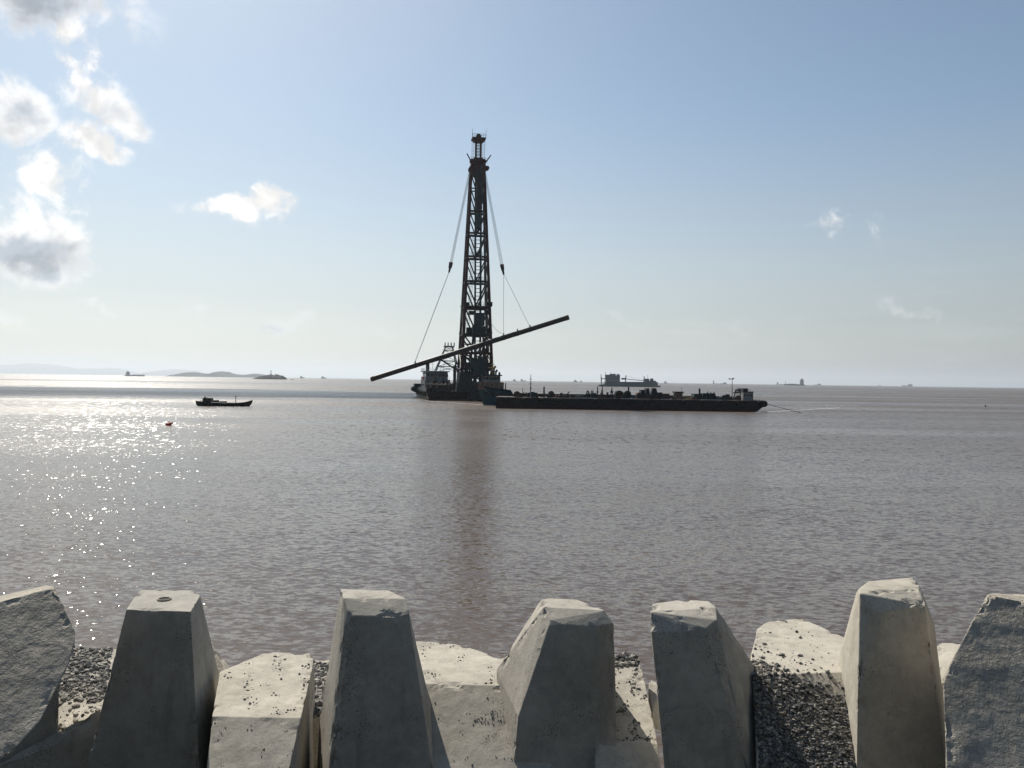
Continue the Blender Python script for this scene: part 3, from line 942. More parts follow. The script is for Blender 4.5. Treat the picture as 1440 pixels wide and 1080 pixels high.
for px in (833.2, 835.6):
    bpost('deck_post', 'dark_steel', px, 549.2, .16)
p1 = bpost('vent_pipe', 'dark_steel', 842.2, 543.8, .14)
bg_('pipe_cowl', 'dark_steel', lambda b: b.tube((BX(842.2), 4, BZ(842, 553)), (BX(842.2), 4, BZ(842, 549.5)), .24, 8), p1)
p2 = bpost('vent_pipe', 'dark_steel', 848.4, 541.5, .13, 4, 849.2)
bg_('pipe_cowl', 'dark_steel', lambda b: b.tube((BX(848.5), 4, BZ(848, 554)), (BX(848.7), 4, BZ(848, 549)), .24, 8), p2)
bbox('hatch', 'rust', 838, 853, 557.8, 3, 6)
bg_('hand_pump', 'dark_steel', lambda b: (b.tube((BX(860), 4, DK), (BX(863), 4, BZ(862, 545.3)), .15, 6), b.tube((BX(864.6), 4, DK), (BX(862.5), 4, BZ(862, 547)), .15, 6), b.tube((BX(860.4), 4, BZ(862, 551)), (BX(865), 4, BZ(862, 551)), .12, 6)))
bdrum('deck_tank', 'dark_steel', 868.5, 879.2, 549.4, 4, 4)
bdrum('deck_tank', 'teal_dark', 880, 890.6, 549.6, 4, 4)
bpost('chimney', 'dark_steel', 886.6, 544.0, .22)
bdrum('winch_drum', 'rust', 898.5, 905.5, 552.2, 4, 3)
bbox('engine_housing', 'dark_steel', 904, 911, 548.4, 4, 4, None, .2)
bbox('engine_housing', 'dark_steel', 911.5, 917.5, 546.2, 4, 4, None, .15)
bg_('hopper', 'dark_steel', lambda b: b.add([(BX(918.5), 4, DK), (BX(930), 4, DK), (BX(930), 8, DK), (BX(918.5), 8, DK), (BX(921.8), 4.8, BZ(925, 546)), (BX(927), 4.8, BZ(925, 546)), (BX(927), 7.2, BZ(925, 546)), (BX(921.8), 7.2, BZ(925, 546))], [(3, 2, 1, 0), (4, 5, 6, 7), (0, 1, 5, 4), (1, 2, 6, 5), (2, 3, 7, 6), (3, 0, 4, 7)]))
bbox('engine_housing', 'dark_steel', 898, 932, 556.3, 3.4, 5.5)
bbox('generator', 'dark_steel', 930.3, 935, 552.2, 4, 3)
bbox('generator', 'rust', 934.8, 946.5, 554.0, 4, 3.5, None, .15)
bpost('deck_post', 'dark_steel', 949, 555.5, .14)
cb = bbox('deck_cabin', 'tan_house', 954.2, 964.2, 552.6, 4, 3.5)
bg_('cabin_roof', 'dark_steel', lambda b: b.box(BX(953), BX(965.6), 3.7, 7.8, BZ(960, 552.6), BZ(960, 551.0)), cb)
for px in (955.6, 959.4):
    bg_('window', 'glass', lambda b: b.box(BX(px), BX(px + 2.4), 3.95, 4.05, BZ(960, 557), BZ(960, 554.4)), cb)
bpost('antenna', 'cable', 962.5, 544.8, .05)
bbox('deck_crate', 'yellow', 966.5, 973.5, 559.0, 2.4, 2)
bbox('deck_crate', 'rust', 975.5, 983, 558.6, 2.2, 2.4)
bbox('deck_crate', 'deck_steel', 969, 979, 557.6, 6, 3)
bbox('main_engine', 'dark_steel', 981, 993, 554.2, 4, 5, None, .2)
bbox('main_engine', 'teal_dark', 992.5, 1012.6, 553.4, 4, 5, None, .25)
bpost('chimney', 'dark_steel', 988.3, 546.5, .26)
for px, t_ in ((1000, 551), (1004.5, 552), (1009, 551.4)):
    bpost('valve_stem', 'dark_steel', px, t_, .16)
bdrum('winch_drum', 'dark_steel', 1020, 1028, 555.8, 4, 3)
bbox('winch_bed', 'dark_steel', 1013.5, 1034, 559.4, 3.5, 4.5)
m2 = bg_('mast', 'dark_steel', lambda b: (b.tube((BX(1034.8), 4, DK), (BX(1034.8), 4, BZ(1035, 531.8)), .11, 6, .07), b.tube((BX(1031), 4, BZ(1035, 533.4)), (BX(1036.6), 4, BZ(1035, 532.6)), .09, 5)))
for px, py in ((1031, 532.9), (1036.4, 532.4)):
    bg_('mast_lamp', 'grey_house', lambda b: b.tube((BX(px), 4, BZ(1035, py + .8)), (BX(px), 4, BZ(1035, py - 1)), .24, 8), m2)
bg_('anchor_davit', 'dark_steel', lambda b: (b.tube((BX(1036.5), 4, DK), (BX(1040), 4, BZ(1040, 548.6)), .15, 6), b.tube((BX(1040), 4, BZ(1040, 548.6)), (BX(1047.5), 4, BZ(1045, 548.8)), .22, 6), b.tube((BX(1047), 4, DK), (BX(1046), 4, BZ(1045, 548)), .15, 6), b.tube((BX(1036), 4, BZ(1040, 553)), (BX(1047), 4, BZ(1040, 552)), .13, 6)))
bdrum('anchor_windlass', 'dark_steel', 1038.5, 1047.5, 556.5, 3.5, 4)
hs = bbox('stern_house', 'grey_house', 1050.2, 1064.4, 551.6, 3.5, 8)
bg_('upper_cabin', 'dark_steel', lambda b: b.box(BX(1050.6), BX(1057.4), 4, 9, BZ(1055, 551.6), BZ(1055, 546.4)), hs)
bg_('roof_rim', 'dark_steel', lambda b: b.box(BX(1049.4), BX(1065.2), 3.2, 11.8, BZ(1057, 551.6), BZ(1057, 550.8)), hs)
for px in (1052, 1056, 1060):
    bg_('window', 'glass', lambda b: b.box(BX(px), BX(px + 2.2), 3.45, 3.55, BZ(1057, 557.5), BZ(1057, 554.5)), hs)
bg_('door', 'tan_house', lambda b: b.box(BX(1062.4), BX(1063.9), 3.44, 3.56, DK, BZ(1057, 555)), hs)
bg_('radar', 'dark_steel', lambda b: b.box(BX(1059), BX(1063), 5, 5.4, BZ(1060, 549.2), BZ(1060, 548.4)), hs)
bpost('antenna', 'cable', 1043, 543.5, .05)
for i in range(34):
    x = BX(700) + i * 2.05
    if i % 2 == 0:
        bg_('stanchion', 'dark_steel', lambda b: b.tube((x, .5, DK), (x, .5, DK + .8), .05, 5))
rq = random.Random(11)
for i in range(58):
    px = 737 + i * 5.1 + rq.uniform(-2, 2)
    if 1036 < px:
        continue
    y, h, wd = rq.uniform(1.2, 9), rq.uniform(.45, 1.8), rq.uniform(.35, 1.5)
    kind = rq.random()
    mt = rq.choice(('dark_steel', 'dark_steel', 'rust', 'teal_dark', 'hull_black'))
    if kind < .35:
        bg_('deck_box', mt, lambda b: b.box(BX(px), BX(px) + wd, y, y + 1, DK, DK + h, .05))
    elif kind < .6:
        bg_('mooring_bitt', mt, lambda b: (b.tube((BX(px), y, DK), (BX(px), y, DK + h * .8), .16, 8), b.tube((BX(px) + .6, y, DK), (BX(px) + .6, y, DK + h * .8), .16, 8), b.box(BX(px) - .3, BX(px) + .9, y - .3, y + .3, DK, DK + .15)))
    elif kind < .8:
        bg_('oil_drum', mt, lambda b: (b.tube((BX(px), y, DK), (BX(px), y, DK + .9), .3, 10), b.tube((BX(px), y, DK + .42), (BX(px), y, DK + .48), .32, 10)))
    else:
        bg_('pipe_rack', mt, lambda b: (b.tube((BX(px), y, DK + .5), (BX(px) + 2.6, y, DK + .5), .18, 8), b.tube((BX(px), y + .4, DK + .5), (BX(px) + 2.4, y + .4, DK + .5), .18, 8), b.box(BX(px) + .4, BX(px) + .6, y - .3, y + .7, DK, DK + .35), b.box(BX(px) + 1.8, BX(px) + 2.0, y - .3, y + .7, DK, DK + .35)))
for i in range(14):
    px = 712 + i * 25
    bg_('tyre_fender', 'rubber', lambda b: b.torus((BX(px), -.3, 2.2), (0, 1, 0), .5, .2, 12, 5), bh)
strand_p = [Vector((xr - .2, 3, 2.6)), Vector((xr + 3.4, 1.0, 1.6)), Vector((xr + 8, -1.5, .35)), Vector((xr + 10.2, -2.6, -.2))]
bg_('mooring_rope', 'rust', lambda b: b.path(strand_p, .07, 5))

# ---------------------------------------------------------------- fishing boat on the left
FY = 209.0
fo = PY(316, 571, FY)
fb = empty('fishing_boat', (fo.x, FY, 0), 0, 'small dark fishing boat with stern wheelhouse heading right across the glitter', 'boat')


def FX(px):
    return PY(px, 570, FY).x - fo.x


def FZ(py):
    return PY(316, py, FY).z


def fbp(name, mat, fn, parent=fb):
    return part(name, mat, parent, fn)


fs_ = []
for (px, hk, hd, zk, zd) in ((278, 1.0, 1.5, .3, 1.25), (284, 1.1, 1.7, -.4, 1.15), (300, 1.3, 1.9, -.4, .95), (320, 1.3, 1.9, -.4, .8), (336, 1.0, 1.6, -.4, .85), (346, .5, 1.1, -.3, 1.05), (351, .15, .6, .1, 1.3), (354.8, .03, .12, 1.0, 1.55)):
    x = FX(px)
    fs_.append([(x, -hd, zd), (x, -hk, zk), (x, hk, zk), (x, hd, zd)])
fh = fbp('hull', 'hull_black', lambda b: loft(b, fs_))
fbp('gunwale', 'dark_steel', lambda b: (b.path([(s_[0][0], s_[0][1], s_[0][2]) for s_ in fs_], .1, 6), b.path([(s_[3][0], s_[3][1], s_[3][2]) for s_ in fs_], .1, 6)), fh)
fw = fbp('wheelhouse', 'dark_steel', lambda b: (b.box(FX(287), FX(297), -1.1, 1.1, .9, FZ(560.5)), b.box(FX(296), FX(306), -1.1, 1.1, .9, FZ(562.8))))
fbp('wheelhouse_roof', 'hull_black', lambda b: b.box(FX(286.2), FX(297.5), -1.3, 1.3, FZ(560.5), FZ(559.9)), fw)
for i in range(3):
    fbp('window', 'glass', lambda b: b.box(FX(288 + i * 3), FX(290 + i * 3), -1.14, -1.0, FZ(564), FZ(562)), fw)
fbp('stern_box', 'hull_black', lambda b: b.box(FX(279), FX(287), -1.4, 1.4, .9, FZ(565.2)))
for px, py, r_ in ((288.3, 558.3, .26), (292, 559.2, .15), (295.6, 559.8, .15), (299.5, 561.6, .12)):
    fbp('exhaust_pipe', 'dark_steel', lambda b: b.tube((FX(px), 0, FZ(563)), (FX(px), 0, FZ(py)), r_, 7))
fbp('fish_hold', 'dark_steel', lambda b: b.box(FX(309), FX(317.5), -1.0, 1.0, .7, FZ(564.2), .08))
fm = fbp('mast', 'dark_steel', lambda b: (b.tube((FX(331.4), 0, .6), (FX(331.6), 0, FZ(557)), .09, 6), b.tube((FX(328.2), 0, FZ(557.4)), (FX(332), 0, FZ(557.4)), .08, 5)))
fbp('mast_light', 'dark_steel', lambda b: b.tube((FX(331.6), 0, FZ(558.2)), (FX(331.6), 0, FZ(556.8)), .15, 6), fm)
fbp('bow_bitt', 'dark_steel', lambda b: (b.tube((FX(352), 0, 1.2), (FX(352), 0, FZ(564)), .11, 6), b.tube((FX(340), 0, .8), (FX(340), 0, FZ(565.4)), .09, 6)))
for i in range(4):
    fbp('tyre_fender', 'rubber', lambda b: b.torus((FX(290 + i * 12), -2.0 + .05 * i, .55), (0, 1, 0), .3, .12, 10, 5), fh)

# ---------------------------------------------------------------- buoys
p = PZ(237, 598.5, 0)
bu = empty('mooring_buoy', (p.x, p.y, 0), 0, 'small red float on the glittering water at left', 'buoy')
part('float', 'red_buoy', bu, lambda b: [b.tube((x, 0, z0), (x, 0, z1), r0, 14, r1) for x, z0, z1, r0, r1 in ((0, -.3, .12, .3, .46), (0, .12, .36, .46, .34), (0, .36, .46, .34, .1))])
part('float_end', 'red_buoy', bu, lambda b: b.tube((-.2, 0, .25), (.62, .1, .42), .17, 10, .12))
part('ring', 'dark_steel', bu, lambda b: b.torus((0, 0, .52), (0, 1, 0), .11, .03, 10, 5))
p = PZ(1386, 572, 0)
bu = empty('marker_buoy', (p.x, p.y, 0), 0, 'tiny black float on the grey water at far right', 'buoy')
part('float', 'rubber', bu, lambda b: (b.tube((0, 0, -.2), (0, 0, .2), .3, 12, .38), b.tube((0, 0, .2), (0, 0, .5), .38, 12, .12)))
part('stem', 'dark_steel', bu, lambda b: b.tube((0, 0, .4), (0, 0, .95), .06, 6))
# ---------------------------------------------------------------- dredger in the middle distance
DY = 1300.0
do = PY(886, 544, DY)
dr = empty('dredger', (do.x, DY, 0), 0, 'blue-green dredger with tall stern house beyond the long barge', 'dredger')


def DX_(px):
    return PY(px, 540, DY).x - do.x


def DZ(py):
    return PY(886, py, DY).z


def dp(name, mat, fn, parent=dr):
    return part(name, mat, parent, fn)


dh_ = dp('hull', 'dredger', lambda b: b.prism([(DX_(843), -2), (DX_(926), -2), (DX_(929), 1.0), (DX_(929), 2.4), (DX_(925), 2.6), (DX_(925), DZ(536.6)), (DX_(852), DZ(537.2)), (DX_(850), 3.0), (DX_(843), 2.6)], 0, 22))
dp('stern_frame', 'dredger', lambda b: (b.tube((DX_(846), 4, 0), (DX_(845.4), 4, DZ(527)), .55, 6), b.tube((DX_(847), 12, 0), (DX_(847), 12, DZ(531)), .5, 6), b.tube((DX_(845.6), 4, DZ(533)), (DX_(852), 4, DZ(533)), .6, 6)), dr)
dp('stern_house', 'dredger_house', lambda b: (b.box(DX_(852), DX_(859), 2, 16, DZ(537.3), DZ(527.3)), b.box(DX_(858.5), DX_(872), 2, 18, DZ(537.3), DZ(528))))
dp('bridge', 'dredger_house', lambda b: (b.box(DX_(858.6), DX_(866), 3, 17, DZ(528), DZ(526)), b.box(DX_(868), DX_(871.6), 3, 12, DZ(528), DZ(526.6))))
for i in range(5):
    dp('window', 'glass', lambda b: b.box(DX_(852.8 + i * 3.6), DX_(854.6 + i * 3.6), 1.8, 2.1, DZ(531.6), DZ(529.6)))
for px, py in ((852.3, 523.5), (859.6, 523.2), (864.5, 525), (868.4, 525), (870.6, 525.2)):
    dp('mast', 'dredger', lambda b: b.tube((DX_(px), 8, DZ(530)), (DX_(px), 8, DZ(py)), .45, 6, .25))
dp('crane', 'dredger', lambda b: (b.box(DX_(875), DX_(880), 6, 12, DZ(534), DZ(531.6)), b.tube((DX_(880.5), 8, DZ(537)), (DX_(881.2), 8, DZ(528)), .8, 8), b.tube((DX_(881), 8, DZ(533)), (DX_(906), 8, DZ(535.2)), .5, 6), b.tube((DX_(881), 8, DZ(528.4)), (DX_(906), 8, DZ(534.4)), .12, 4)))
dp('fore_house', 'dredger', lambda b: (b.box(DX_(906.6), DX_(913.6), 4, 14, DZ(537), DZ(532.2)), b.box(DX_(916), DX_(919.4), 4, 14, DZ(537), DZ(531.8)), b.box(DX_(913), DX_(923), 4, 14, DZ(537), DZ(534.8))))
dp('fore_mast', 'dredger', lambda b: (b.tube((DX_(907.2), 8, DZ(533)), (DX_(906.6), 8, DZ(529)), .7, 6), b.tube((DX_(912), 8, DZ(533)), (DX_(912), 8, DZ(526.5)), .25, 5)))

# ---------------------------------------------------------------- ships strung along the horizon
def far_ship(px0, px1, pyt, Y, house, label, big=True):
    a, c = PY(px0, 535, Y).x, PY(px1, 535, Y).x
    L = c - a
    top = PY((px0 + px1) / 2, pyt, Y).z
    H = max(top, L * .07) * (1 if big else .68)
    hz = min(L * .07, H * .45) if big else H * .42
    e = empty('cargo_ship', ((a + c) / 2, Y, 0), 0, label, 'ship', 'ships along the horizon')
    part('hull', 'far_ship', e, lambda b: b.prism([(-L * .47, -2), (L * .46, -2), (L * .5, hz), (-L * .5, hz)], -L * .07, L * .07))
    hx = house * L
    hw = .075 if big else .2
    part('superstructure', 'far_ship', e, lambda b: (b.box(hx - L * hw, hx + L * hw, -L * .06, L * .06, hz - .5, hz + (H - hz) * .7), b.box(hx - L * hw * .7, hx + L * hw * .6, -L * .05, L * .05, hz + (H - hz) * .7, hz + (H - hz) * .9)))
    part('mast', 'far_ship', e, lambda b: b.tube((hx, 0, hz), (hx, 0, H * 1.05), L * .012, 6))
    if big:
        part('hatch', 'far_ship', e, lambda b: b.box(-L * .3 if house > 0 else -L * .1, L * .1 if house > 0 else L * .34, -L * .05, L * .05, hz - .2, hz * 1.25))
        part('fore_mast', 'far_ship', e, lambda b: b.tube((-L * .44 if house > 0 else L * .44, 0, hz), (-L * .44 if house > 0 else L * .44, 0, hz + (H - hz) * .45), L * .009, 6))
    return e


far_ship(1103, 1131, 532.0, 5200, .38, 'dark cargo ship with its bridge at the right, on the horizon right of the barge')
far_ship(1091, 1103.5, 537.2, 8800, -.3, 'faint ship on the horizon touching the left end of the dark cargo ship')
far_ship(176, 203, 522.0, 5600, -.36, 'dark cargo ship with its bridge at the left, left of the wooded island')
far_ship(1001.5, 1011.5, 534.8, 6800, -.3, 'left one of two small ships above the stern half of the barge')
far_ship(1013, 1022, 536.2, 7000, .2, 'right one of two small ships above the stern half of the barge', False)
far_ship(933.5, 938.5, 534.0, 6500, -.1, 'tiny ship just right of the blue-green dredger', False)
far_ship(806, 812.5, 532.2, 6500, .0, 'left one of two tiny ships left of the dredger', False)
far_ship(814.5, 819, 533.6, 7000, .1, 'right one of two tiny ships left of the dredger', False)
far_ship(721, 726.5, 531.0, 6500, -.1, 'tiny ship just right of the tugboat mast', False)
far_ship(732, 740, 531.4, 7200, -.3, 'tiny ship left of the thin foremast of the barge', False)
far_ship(421.5, 428, 527.0, 7000, -.2, 'left one of two tiny ships right of the lighthouse islet', False)
far_ship(451.5, 459, 527.4, 7600, -.2, 'right one of two tiny ships right of the lighthouse islet', False)
far_ship(1145, 1155, 538.2, 9000, .2, 'faint small ship on the horizon right of the dark cargo ship', False)
far_ship(1269, 1283, 538.2, 9500, .3, 'pale faint ship farthest right on the horizon', False)
far_ship(1235, 1239, 540.6, 9200, 0, 'tiny speck of a ship left of the pale faint ship at far right', False)

# ---------------------------------------------------------------- islands
def island(name, label, prof, Y, depth, mat, base=-3.0, amp=.05, seed=0, step=2.0):
    """ridge heights read along the skyline, rounded off front and back"""
    xs = []
    px = prof[0][0]
    while px <= prof[-1][0]:
        xs.append(px)
        px += step
    def hgt(px):
        for (x0, y0), (x1, y1) in zip(prof[:-1], prof[1:]):
            if x0 <= px <= x1:
                t_ = (px - x0) / (x1 - x0)
                t_ = t_ * t_ * (3 - 2 * t_)
                py = y0 + (y1 - y0) * t_
                return max(PY(px, py, Y).z, 0.0)
        return 0
    rows = 13
    vs, fs = [], []
    cx = PY((prof[0][0] + prof[-1][0]) / 2, 530, Y).x
    for i, px in enumerate(xs):
        h = hgt(px)
        x = PY(px, 530, Y).x - cx
        for j in range(rows):
            v = j / (rows - 1) * 2 - 1
            w_ = (1 - v * v) ** .8
            n_ = mnoise.fractal(Vector((x / depth * 4 + seed, v * 2.5, seed)), 1.0, 2.0, 5)
            z = base + (h - base) * w_ * (1 + amp * n_ * (1 if abs(v) > .05 else .4))
            vs.append((x + depth * .03 * n_, v * depth, z))
    for i in range(len(xs) - 1):
        for j in range(rows - 1):
            a = i * rows + j
            fs.append((a, a + 1, a + rows + 1, a + rows))
    mb_ = MB()
    mb_.add(vs, fs)
    o = mb_.build(name, mat, smooth=True, loc=(cx, Y, 0))
    return tag(o, label, 'island')


tag(island('distant_mountains', '', [(-160, 526), (-90, 517), (-20, 515), (20, 512.5), (48, 511), (75, 513.5), (100, 518.5), (118, 519.5), (128, 517.8), (142, 520.5), (158, 517.5), (172, 521), (196, 526.5)], 34000, 2200, 'island', seed=1, amp=.12), kind='structure')
tag(island('distant_hills', '', [(205, 527.8), (226, 521.5), (240, 519.6), (268, 520.6), (285, 525), (300, 529)], 31000, 1800, 'island', seed=2, amp=.12), kind='structure')
island('island', 'long low blue-grey island with three humps on the left horizon', [(257, 528.6), (262, 525.4), (270, 523.6), (280, 524.6), (290, 525.8), (300, 525.8), (306, 524.4), (313, 522.2), (320, 524.2), (330, 526.4), (345, 527.2), (353, 526.8), (360, 525.6), (368, 527.0), (373, 529.6)], 8500, 500, 'island', seed=3, amp=.1, step=1.0)
isl = empty('rock_islet', (PY(378, 532, 2700).x, 2700, 0), 0, 'dark bare rock islet with a small light beacon on top', 'islet')
_o = island('rock', '', [(354, 533.6), (362, 530.8), (368, 528.8), (375, 527.2), (382, 526.8), (390, 527.2), (396, 527.8), (398.5, 529.5), (401, 533.4)], 2700, 45, 'rock', seed=4, amp=.2, step=.7)
for k in ('label', 'category'):
    if k in _o:
        del _o[k]
_o.parent = isl
_o.location = (_o.location.x - isl.location.x, 0, 0)
tz = PY(381, 527.2, 2700).z
bx_ = PY(381, 527, 2700).x - isl.location.x
part('beacon_tower', 'grey_house', isl, lambda b: b.tube((bx_, 0, tz - 2), (bx_, 0, PY(381, 522.2, 2700).z), 1.5, 10, 1.0))
part('beacon_lantern', 'dark_steel', isl, lambda b: (b.tube((bx_, 0, PY(381, 522.2, 2700).z), (bx_, 0, PY(381, 520.6, 2700).z), 1.9, 10, .6),))
part('outlying_rock', 'rock', isl, lambda b: b.stone((PY(411, 532, 2700).x - isl.location.x, 0, 0), 6, random.Random(3), .35))

# foam where the barge drags through the water, astern on the right
def foam(name, pts, w_, seed):
    rnd = random.Random(seed)
    mb_ = MB()
    for (px0, py0), (px1, py1) in zip(pts[:-1], pts[1:]):
        p0, p1 = PZ(px0, py0, .03), PZ(px1, py1, .03)
        n_ = int((p1 - p0).length * 5)
        for i in range(n_):
            p = p0.lerp(p1, rnd.random())
            r_ = rnd.uniform(.05, .3)
            a = rnd.uniform(0, 3)
            y = p.y + rnd.gauss(0, w_)
            k = len(mb_.v)
            ring = []
            for j in range(6):
                t_ = j * math.pi / 3 + a
                q = r_ * rnd.uniform(.6, 1.3)
                ring.append((p.x + 1.8 * q * math.cos(t_), y + q * math.sin(t_), .02))
            mb_.add(ring + [(p.x, y, .02 + r_ * .35)], [(j, (j + 1) % 6, 6) for j in range(6)])
    o = mb_.build(name, 'foam')
    return tag(o, kind='stuff')
M['foam'] = paint('sea_foam', (0.55, 0.54, 0.52), .9, .2, scale=2)
foam('foam', [(1062, 580.0), (1110, 577.6), (1180, 573.5)], .5, 1)
foam('foam', [(1118, 569.6), (1208, 570.8)], .6, 2)
foam('foam', [(598, 563.8), (700, 570.5)], .5, 3)
foam('foam', [(300, 572.2), (368, 572.6)], .35, 4)
# ---------------------------------------------------------------- sea wall under and behind the camera (below the frame)
mb = MB()
mb.prism([(-60, -3), (-60, 5.5), (60, 5.5), (60, -3)], -14, 1.08)
tag(mb.build('promenade', 'asphalt'), kind='structure')
mb = MB()
vs, fs = [], []
nx, ny = 60, 18  # hill added out of view to keep sky light off the shaded block faces
for i in range(nx + 1):
    for j in range(ny + 1):
        x, y = -260 + 520 * i / nx, -14 - 75 * j / ny
        z = 5.4 + 66 * (1 - math.exp(-2.2 * j / ny)) * (.85 + .3 * mnoise.noise(Vector((x * .012, y * .012, 3))))
        vs.append((x, y, z + 1.2 * mnoise.fractal(Vector((x * .1, y * .1, 0)), 1, 2, 4) * min(1, j / 2)))
for i in range(nx):
    for j in range(ny):
        a = i * (ny + 1) + j
        fs.append((a, a + 1, a + ny + 2, a + ny + 1))
mb.add(vs, fs)
tag(mb.build('added_shading_hill', 'island', smooth=True), kind='structure')
mb = MB()
nx, ny = 220, 70
vs, fs = [], []
for i in range(nx + 1):
    for j in range(ny + 1):
        x, y = -22 + 44 * i / nx, 1.6 + 14.5 * j / ny
        z = max(2.75, 4.8 - (y - 1.6) * .6) if y < 9.4 else 2.75 - (y - 9.4) * .62
        vs.append((x, y, z + .22 * mnoise.fractal(Vector((x * 1.3, y * 1.3, 0)), 1, 2, 4)))
for i in range(nx):
    for j in range(ny):
        a = i * (ny + 1) + j
        fs.append((a, a + ny + 1, a + ny + 2, a + 1))
mb.add(vs, fs)
tag(mb.build('rubble_slope', 'wet_rock'), kind='structure')

# ---------------------------------------------------------------- cast concrete armour blocks
def solid(name, pts, mat, parent, bevel=.009, cell=.06, amp=.0028, freq=3.0, chip=.016, seed=0, rough=0.0):
    """convex piece through pts: bevelled, diced finely, faces uneven, arrises chipped"""
    bm = bmesh.new()
    for p_ in pts:
        bm.verts.new(p_)
    r_ = bmesh.ops.convex_hull(bm, input=bm.verts)
    for v in [v for v in bm.verts if not v.link_faces]:
        bm.verts.remove(v)
    bmesh.ops.dissolve_limit(bm, angle_limit=R(4), verts=bm.verts, edges=bm.edges)
    sharp = [(e.verts[0].co.copy(), e.verts[1].co.copy()) for e in bm.edges if len(e.link_faces) == 2 and e.calc_face_angle(0) > R(16)]
    bmesh.ops.bevel(bm, geom=[e for e in bm.edges if len(e.link_faces) == 2 and e.calc_face_angle(0) > R(16)], offset=bevel, segments=2, affect='EDGES', profile=.6)
    bmesh.ops.triangulate(bm, faces=bm.faces)
    for _ in range(7):
        long = [e for e in bm.edges if e.calc_length() > cell]
        if not long or len(bm.verts) > 26000:
            break
        bmesh.ops.subdivide_edges(bm, edges=long, cuts=1)
        bmesh.ops.triangulate(bm, faces=bm.faces)
    bm.normal_update()
    so = Vector((seed * 7.3, seed * 3.1, seed * 1.7))
    for v in bm.verts:
        q = v.co
        n_ = mnoise.fractal(q * freq + so, 1.0, 2.0, 4) * amp
        if rough:
            n_ += (abs(mnoise.noise(q * 2.1 + so)) * -1.6 + .3) * rough + mnoise.fractal(q * 9 + so, 1, 2, 3) * rough * .25
        if chip:
            dm = 9.0
            for a_, b_ in sharp:
                ab = b_ - a_
                t_ = max(0, min(1, (q - a_).dot(ab) / ab.length_squared))
                dm = min(dm, (q - a_ - ab * t_).length_squared)
            dm = math.sqrt(dm)
            c_ = mnoise.fractal(q * 6.5 + so, 1.0, 2.0, 3)
            if dm < .075 and c_ > .22:
                n_ -= (1 - dm / .075) * chip * (c_ - .22) * 4.0
        v.co = q + v.normal * n_
    me = bpy.data.meshes.new(name)
    bm.to_mesh(me)
    bm.free()
    me.materials.append(M[mat])
    o = bpy.data.objects.new(name, me)
    col.objects.link(o)
    if parent is not None:
        o.parent = parent
        o.matrix_parent_inverse = Matrix.Translation(parent.location).inverted()
    return o


def unit(px, py, D, label):
    p = PY(px, py, D)
    return empty('concrete_armour_block', (p.x, p.y, max(p.z - 2.2, 0.4)), 0, label, 'concrete block', 'armour blocks along the sea wall')


def plane(p0, slope, yaw=0.0):          # slope from the horizontal, falling towards the camera (negative: away)
    n = Vector((math.sin(R(yaw)) * math.sin(R(slope)), -math.cos(R(yaw)) * math.sin(R(slope)), math.cos(R(slope))))
    return p0, n


def arm(parent, D, ref, top, cham, front, back, mat='concrete', cham_slope=33, front_slope=81, back_slope=-80, yaw=0, seed=0, extra=(), name='upright_arm'):
    """an upright tapered arm. top: outline of its level tip; cham: lower edge of the sloped facet in front;
    front: low points of the big front face; back: low points of the hidden back face"""
    zt = PY(ref[0], ref[1], D).z
    pts = [PZ(x, y, zt) for x, y in top]
    pr = PY(ref[0], ref[1], D)
    if cham:
        pl = plane(pr, cham_slope, yaw)
        cp = [PP(x, y, *pl) for x, y in cham]
        pts += cp
        pr = sum(cp, Vector()) / len(cp)
        # keep the front face through the lower facet edge
    pf = plane(pr, front_slope, yaw)
    fp = [PP(x, y, *pf) for x, y in front]
    pts += fp
    yb = max(p_.y for p_ in pts[:len(top)])
    pb_ = plane(Vector((0, yb, zt)), back_slope, 0)
    pts += [PP(x, y, *pb_) for x, y in back]
    pts += [PY(x, y, d) for x, y, d in extra]
    return solid(name, pts, mat, parent, seed=seed)


def slab(parent, pts, mat='concrete_b', name='body', **kw):
    return solid(name, pts, mat, parent, **kw)


# 2  upright block with lifting hole
u2 = unit(230, 860, 8.0, 'upright concrete block with a round lifting hole in its flat pale tip')
arm(u2, 8.0, (222, 858.5), [(177.6, 857), (268, 860), (281.5, 838), (272, 830), (196, 829.5)], None,
    [(96, 1180), (286, 1180), (272, 905)], [(330, 1150), (180, 1150), (307, 944), (285, 856)], 'concrete_c', seed=2)
pc_ = PZ(231, 843.5, PY(222, 858.5, 8.0).z)
mb = MB()
mb.torus((0, 0, .004), (0, 0, 1), .062, .009, 20, 6)
o = mb.build('lifting_hole_rim', 'concrete_rough', u2, True)
o.location = pc_ - u2.location + Vector((0, 0, .004))
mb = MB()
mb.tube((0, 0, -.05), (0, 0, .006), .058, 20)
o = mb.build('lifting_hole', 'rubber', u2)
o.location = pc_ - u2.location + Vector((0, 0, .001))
rid = [PY(-40, 1094, 7.85), PY(80, 1046, 7.95), PY(133, 1001, 8.1), PY(250, 1010, 8.2)]
pfb = plane(PY(100, 1035, 7.95), 86)
slab(u2, rid + [PP(-60, 1290, *pfb), PP(250, 1290, *pfb)] + [p_ + Vector((0, .5, -.9)) for p_ in rid] + [p_ + Vector((0, .5, -1.8)) for p_ in rid], 'concrete_c', seed=21)

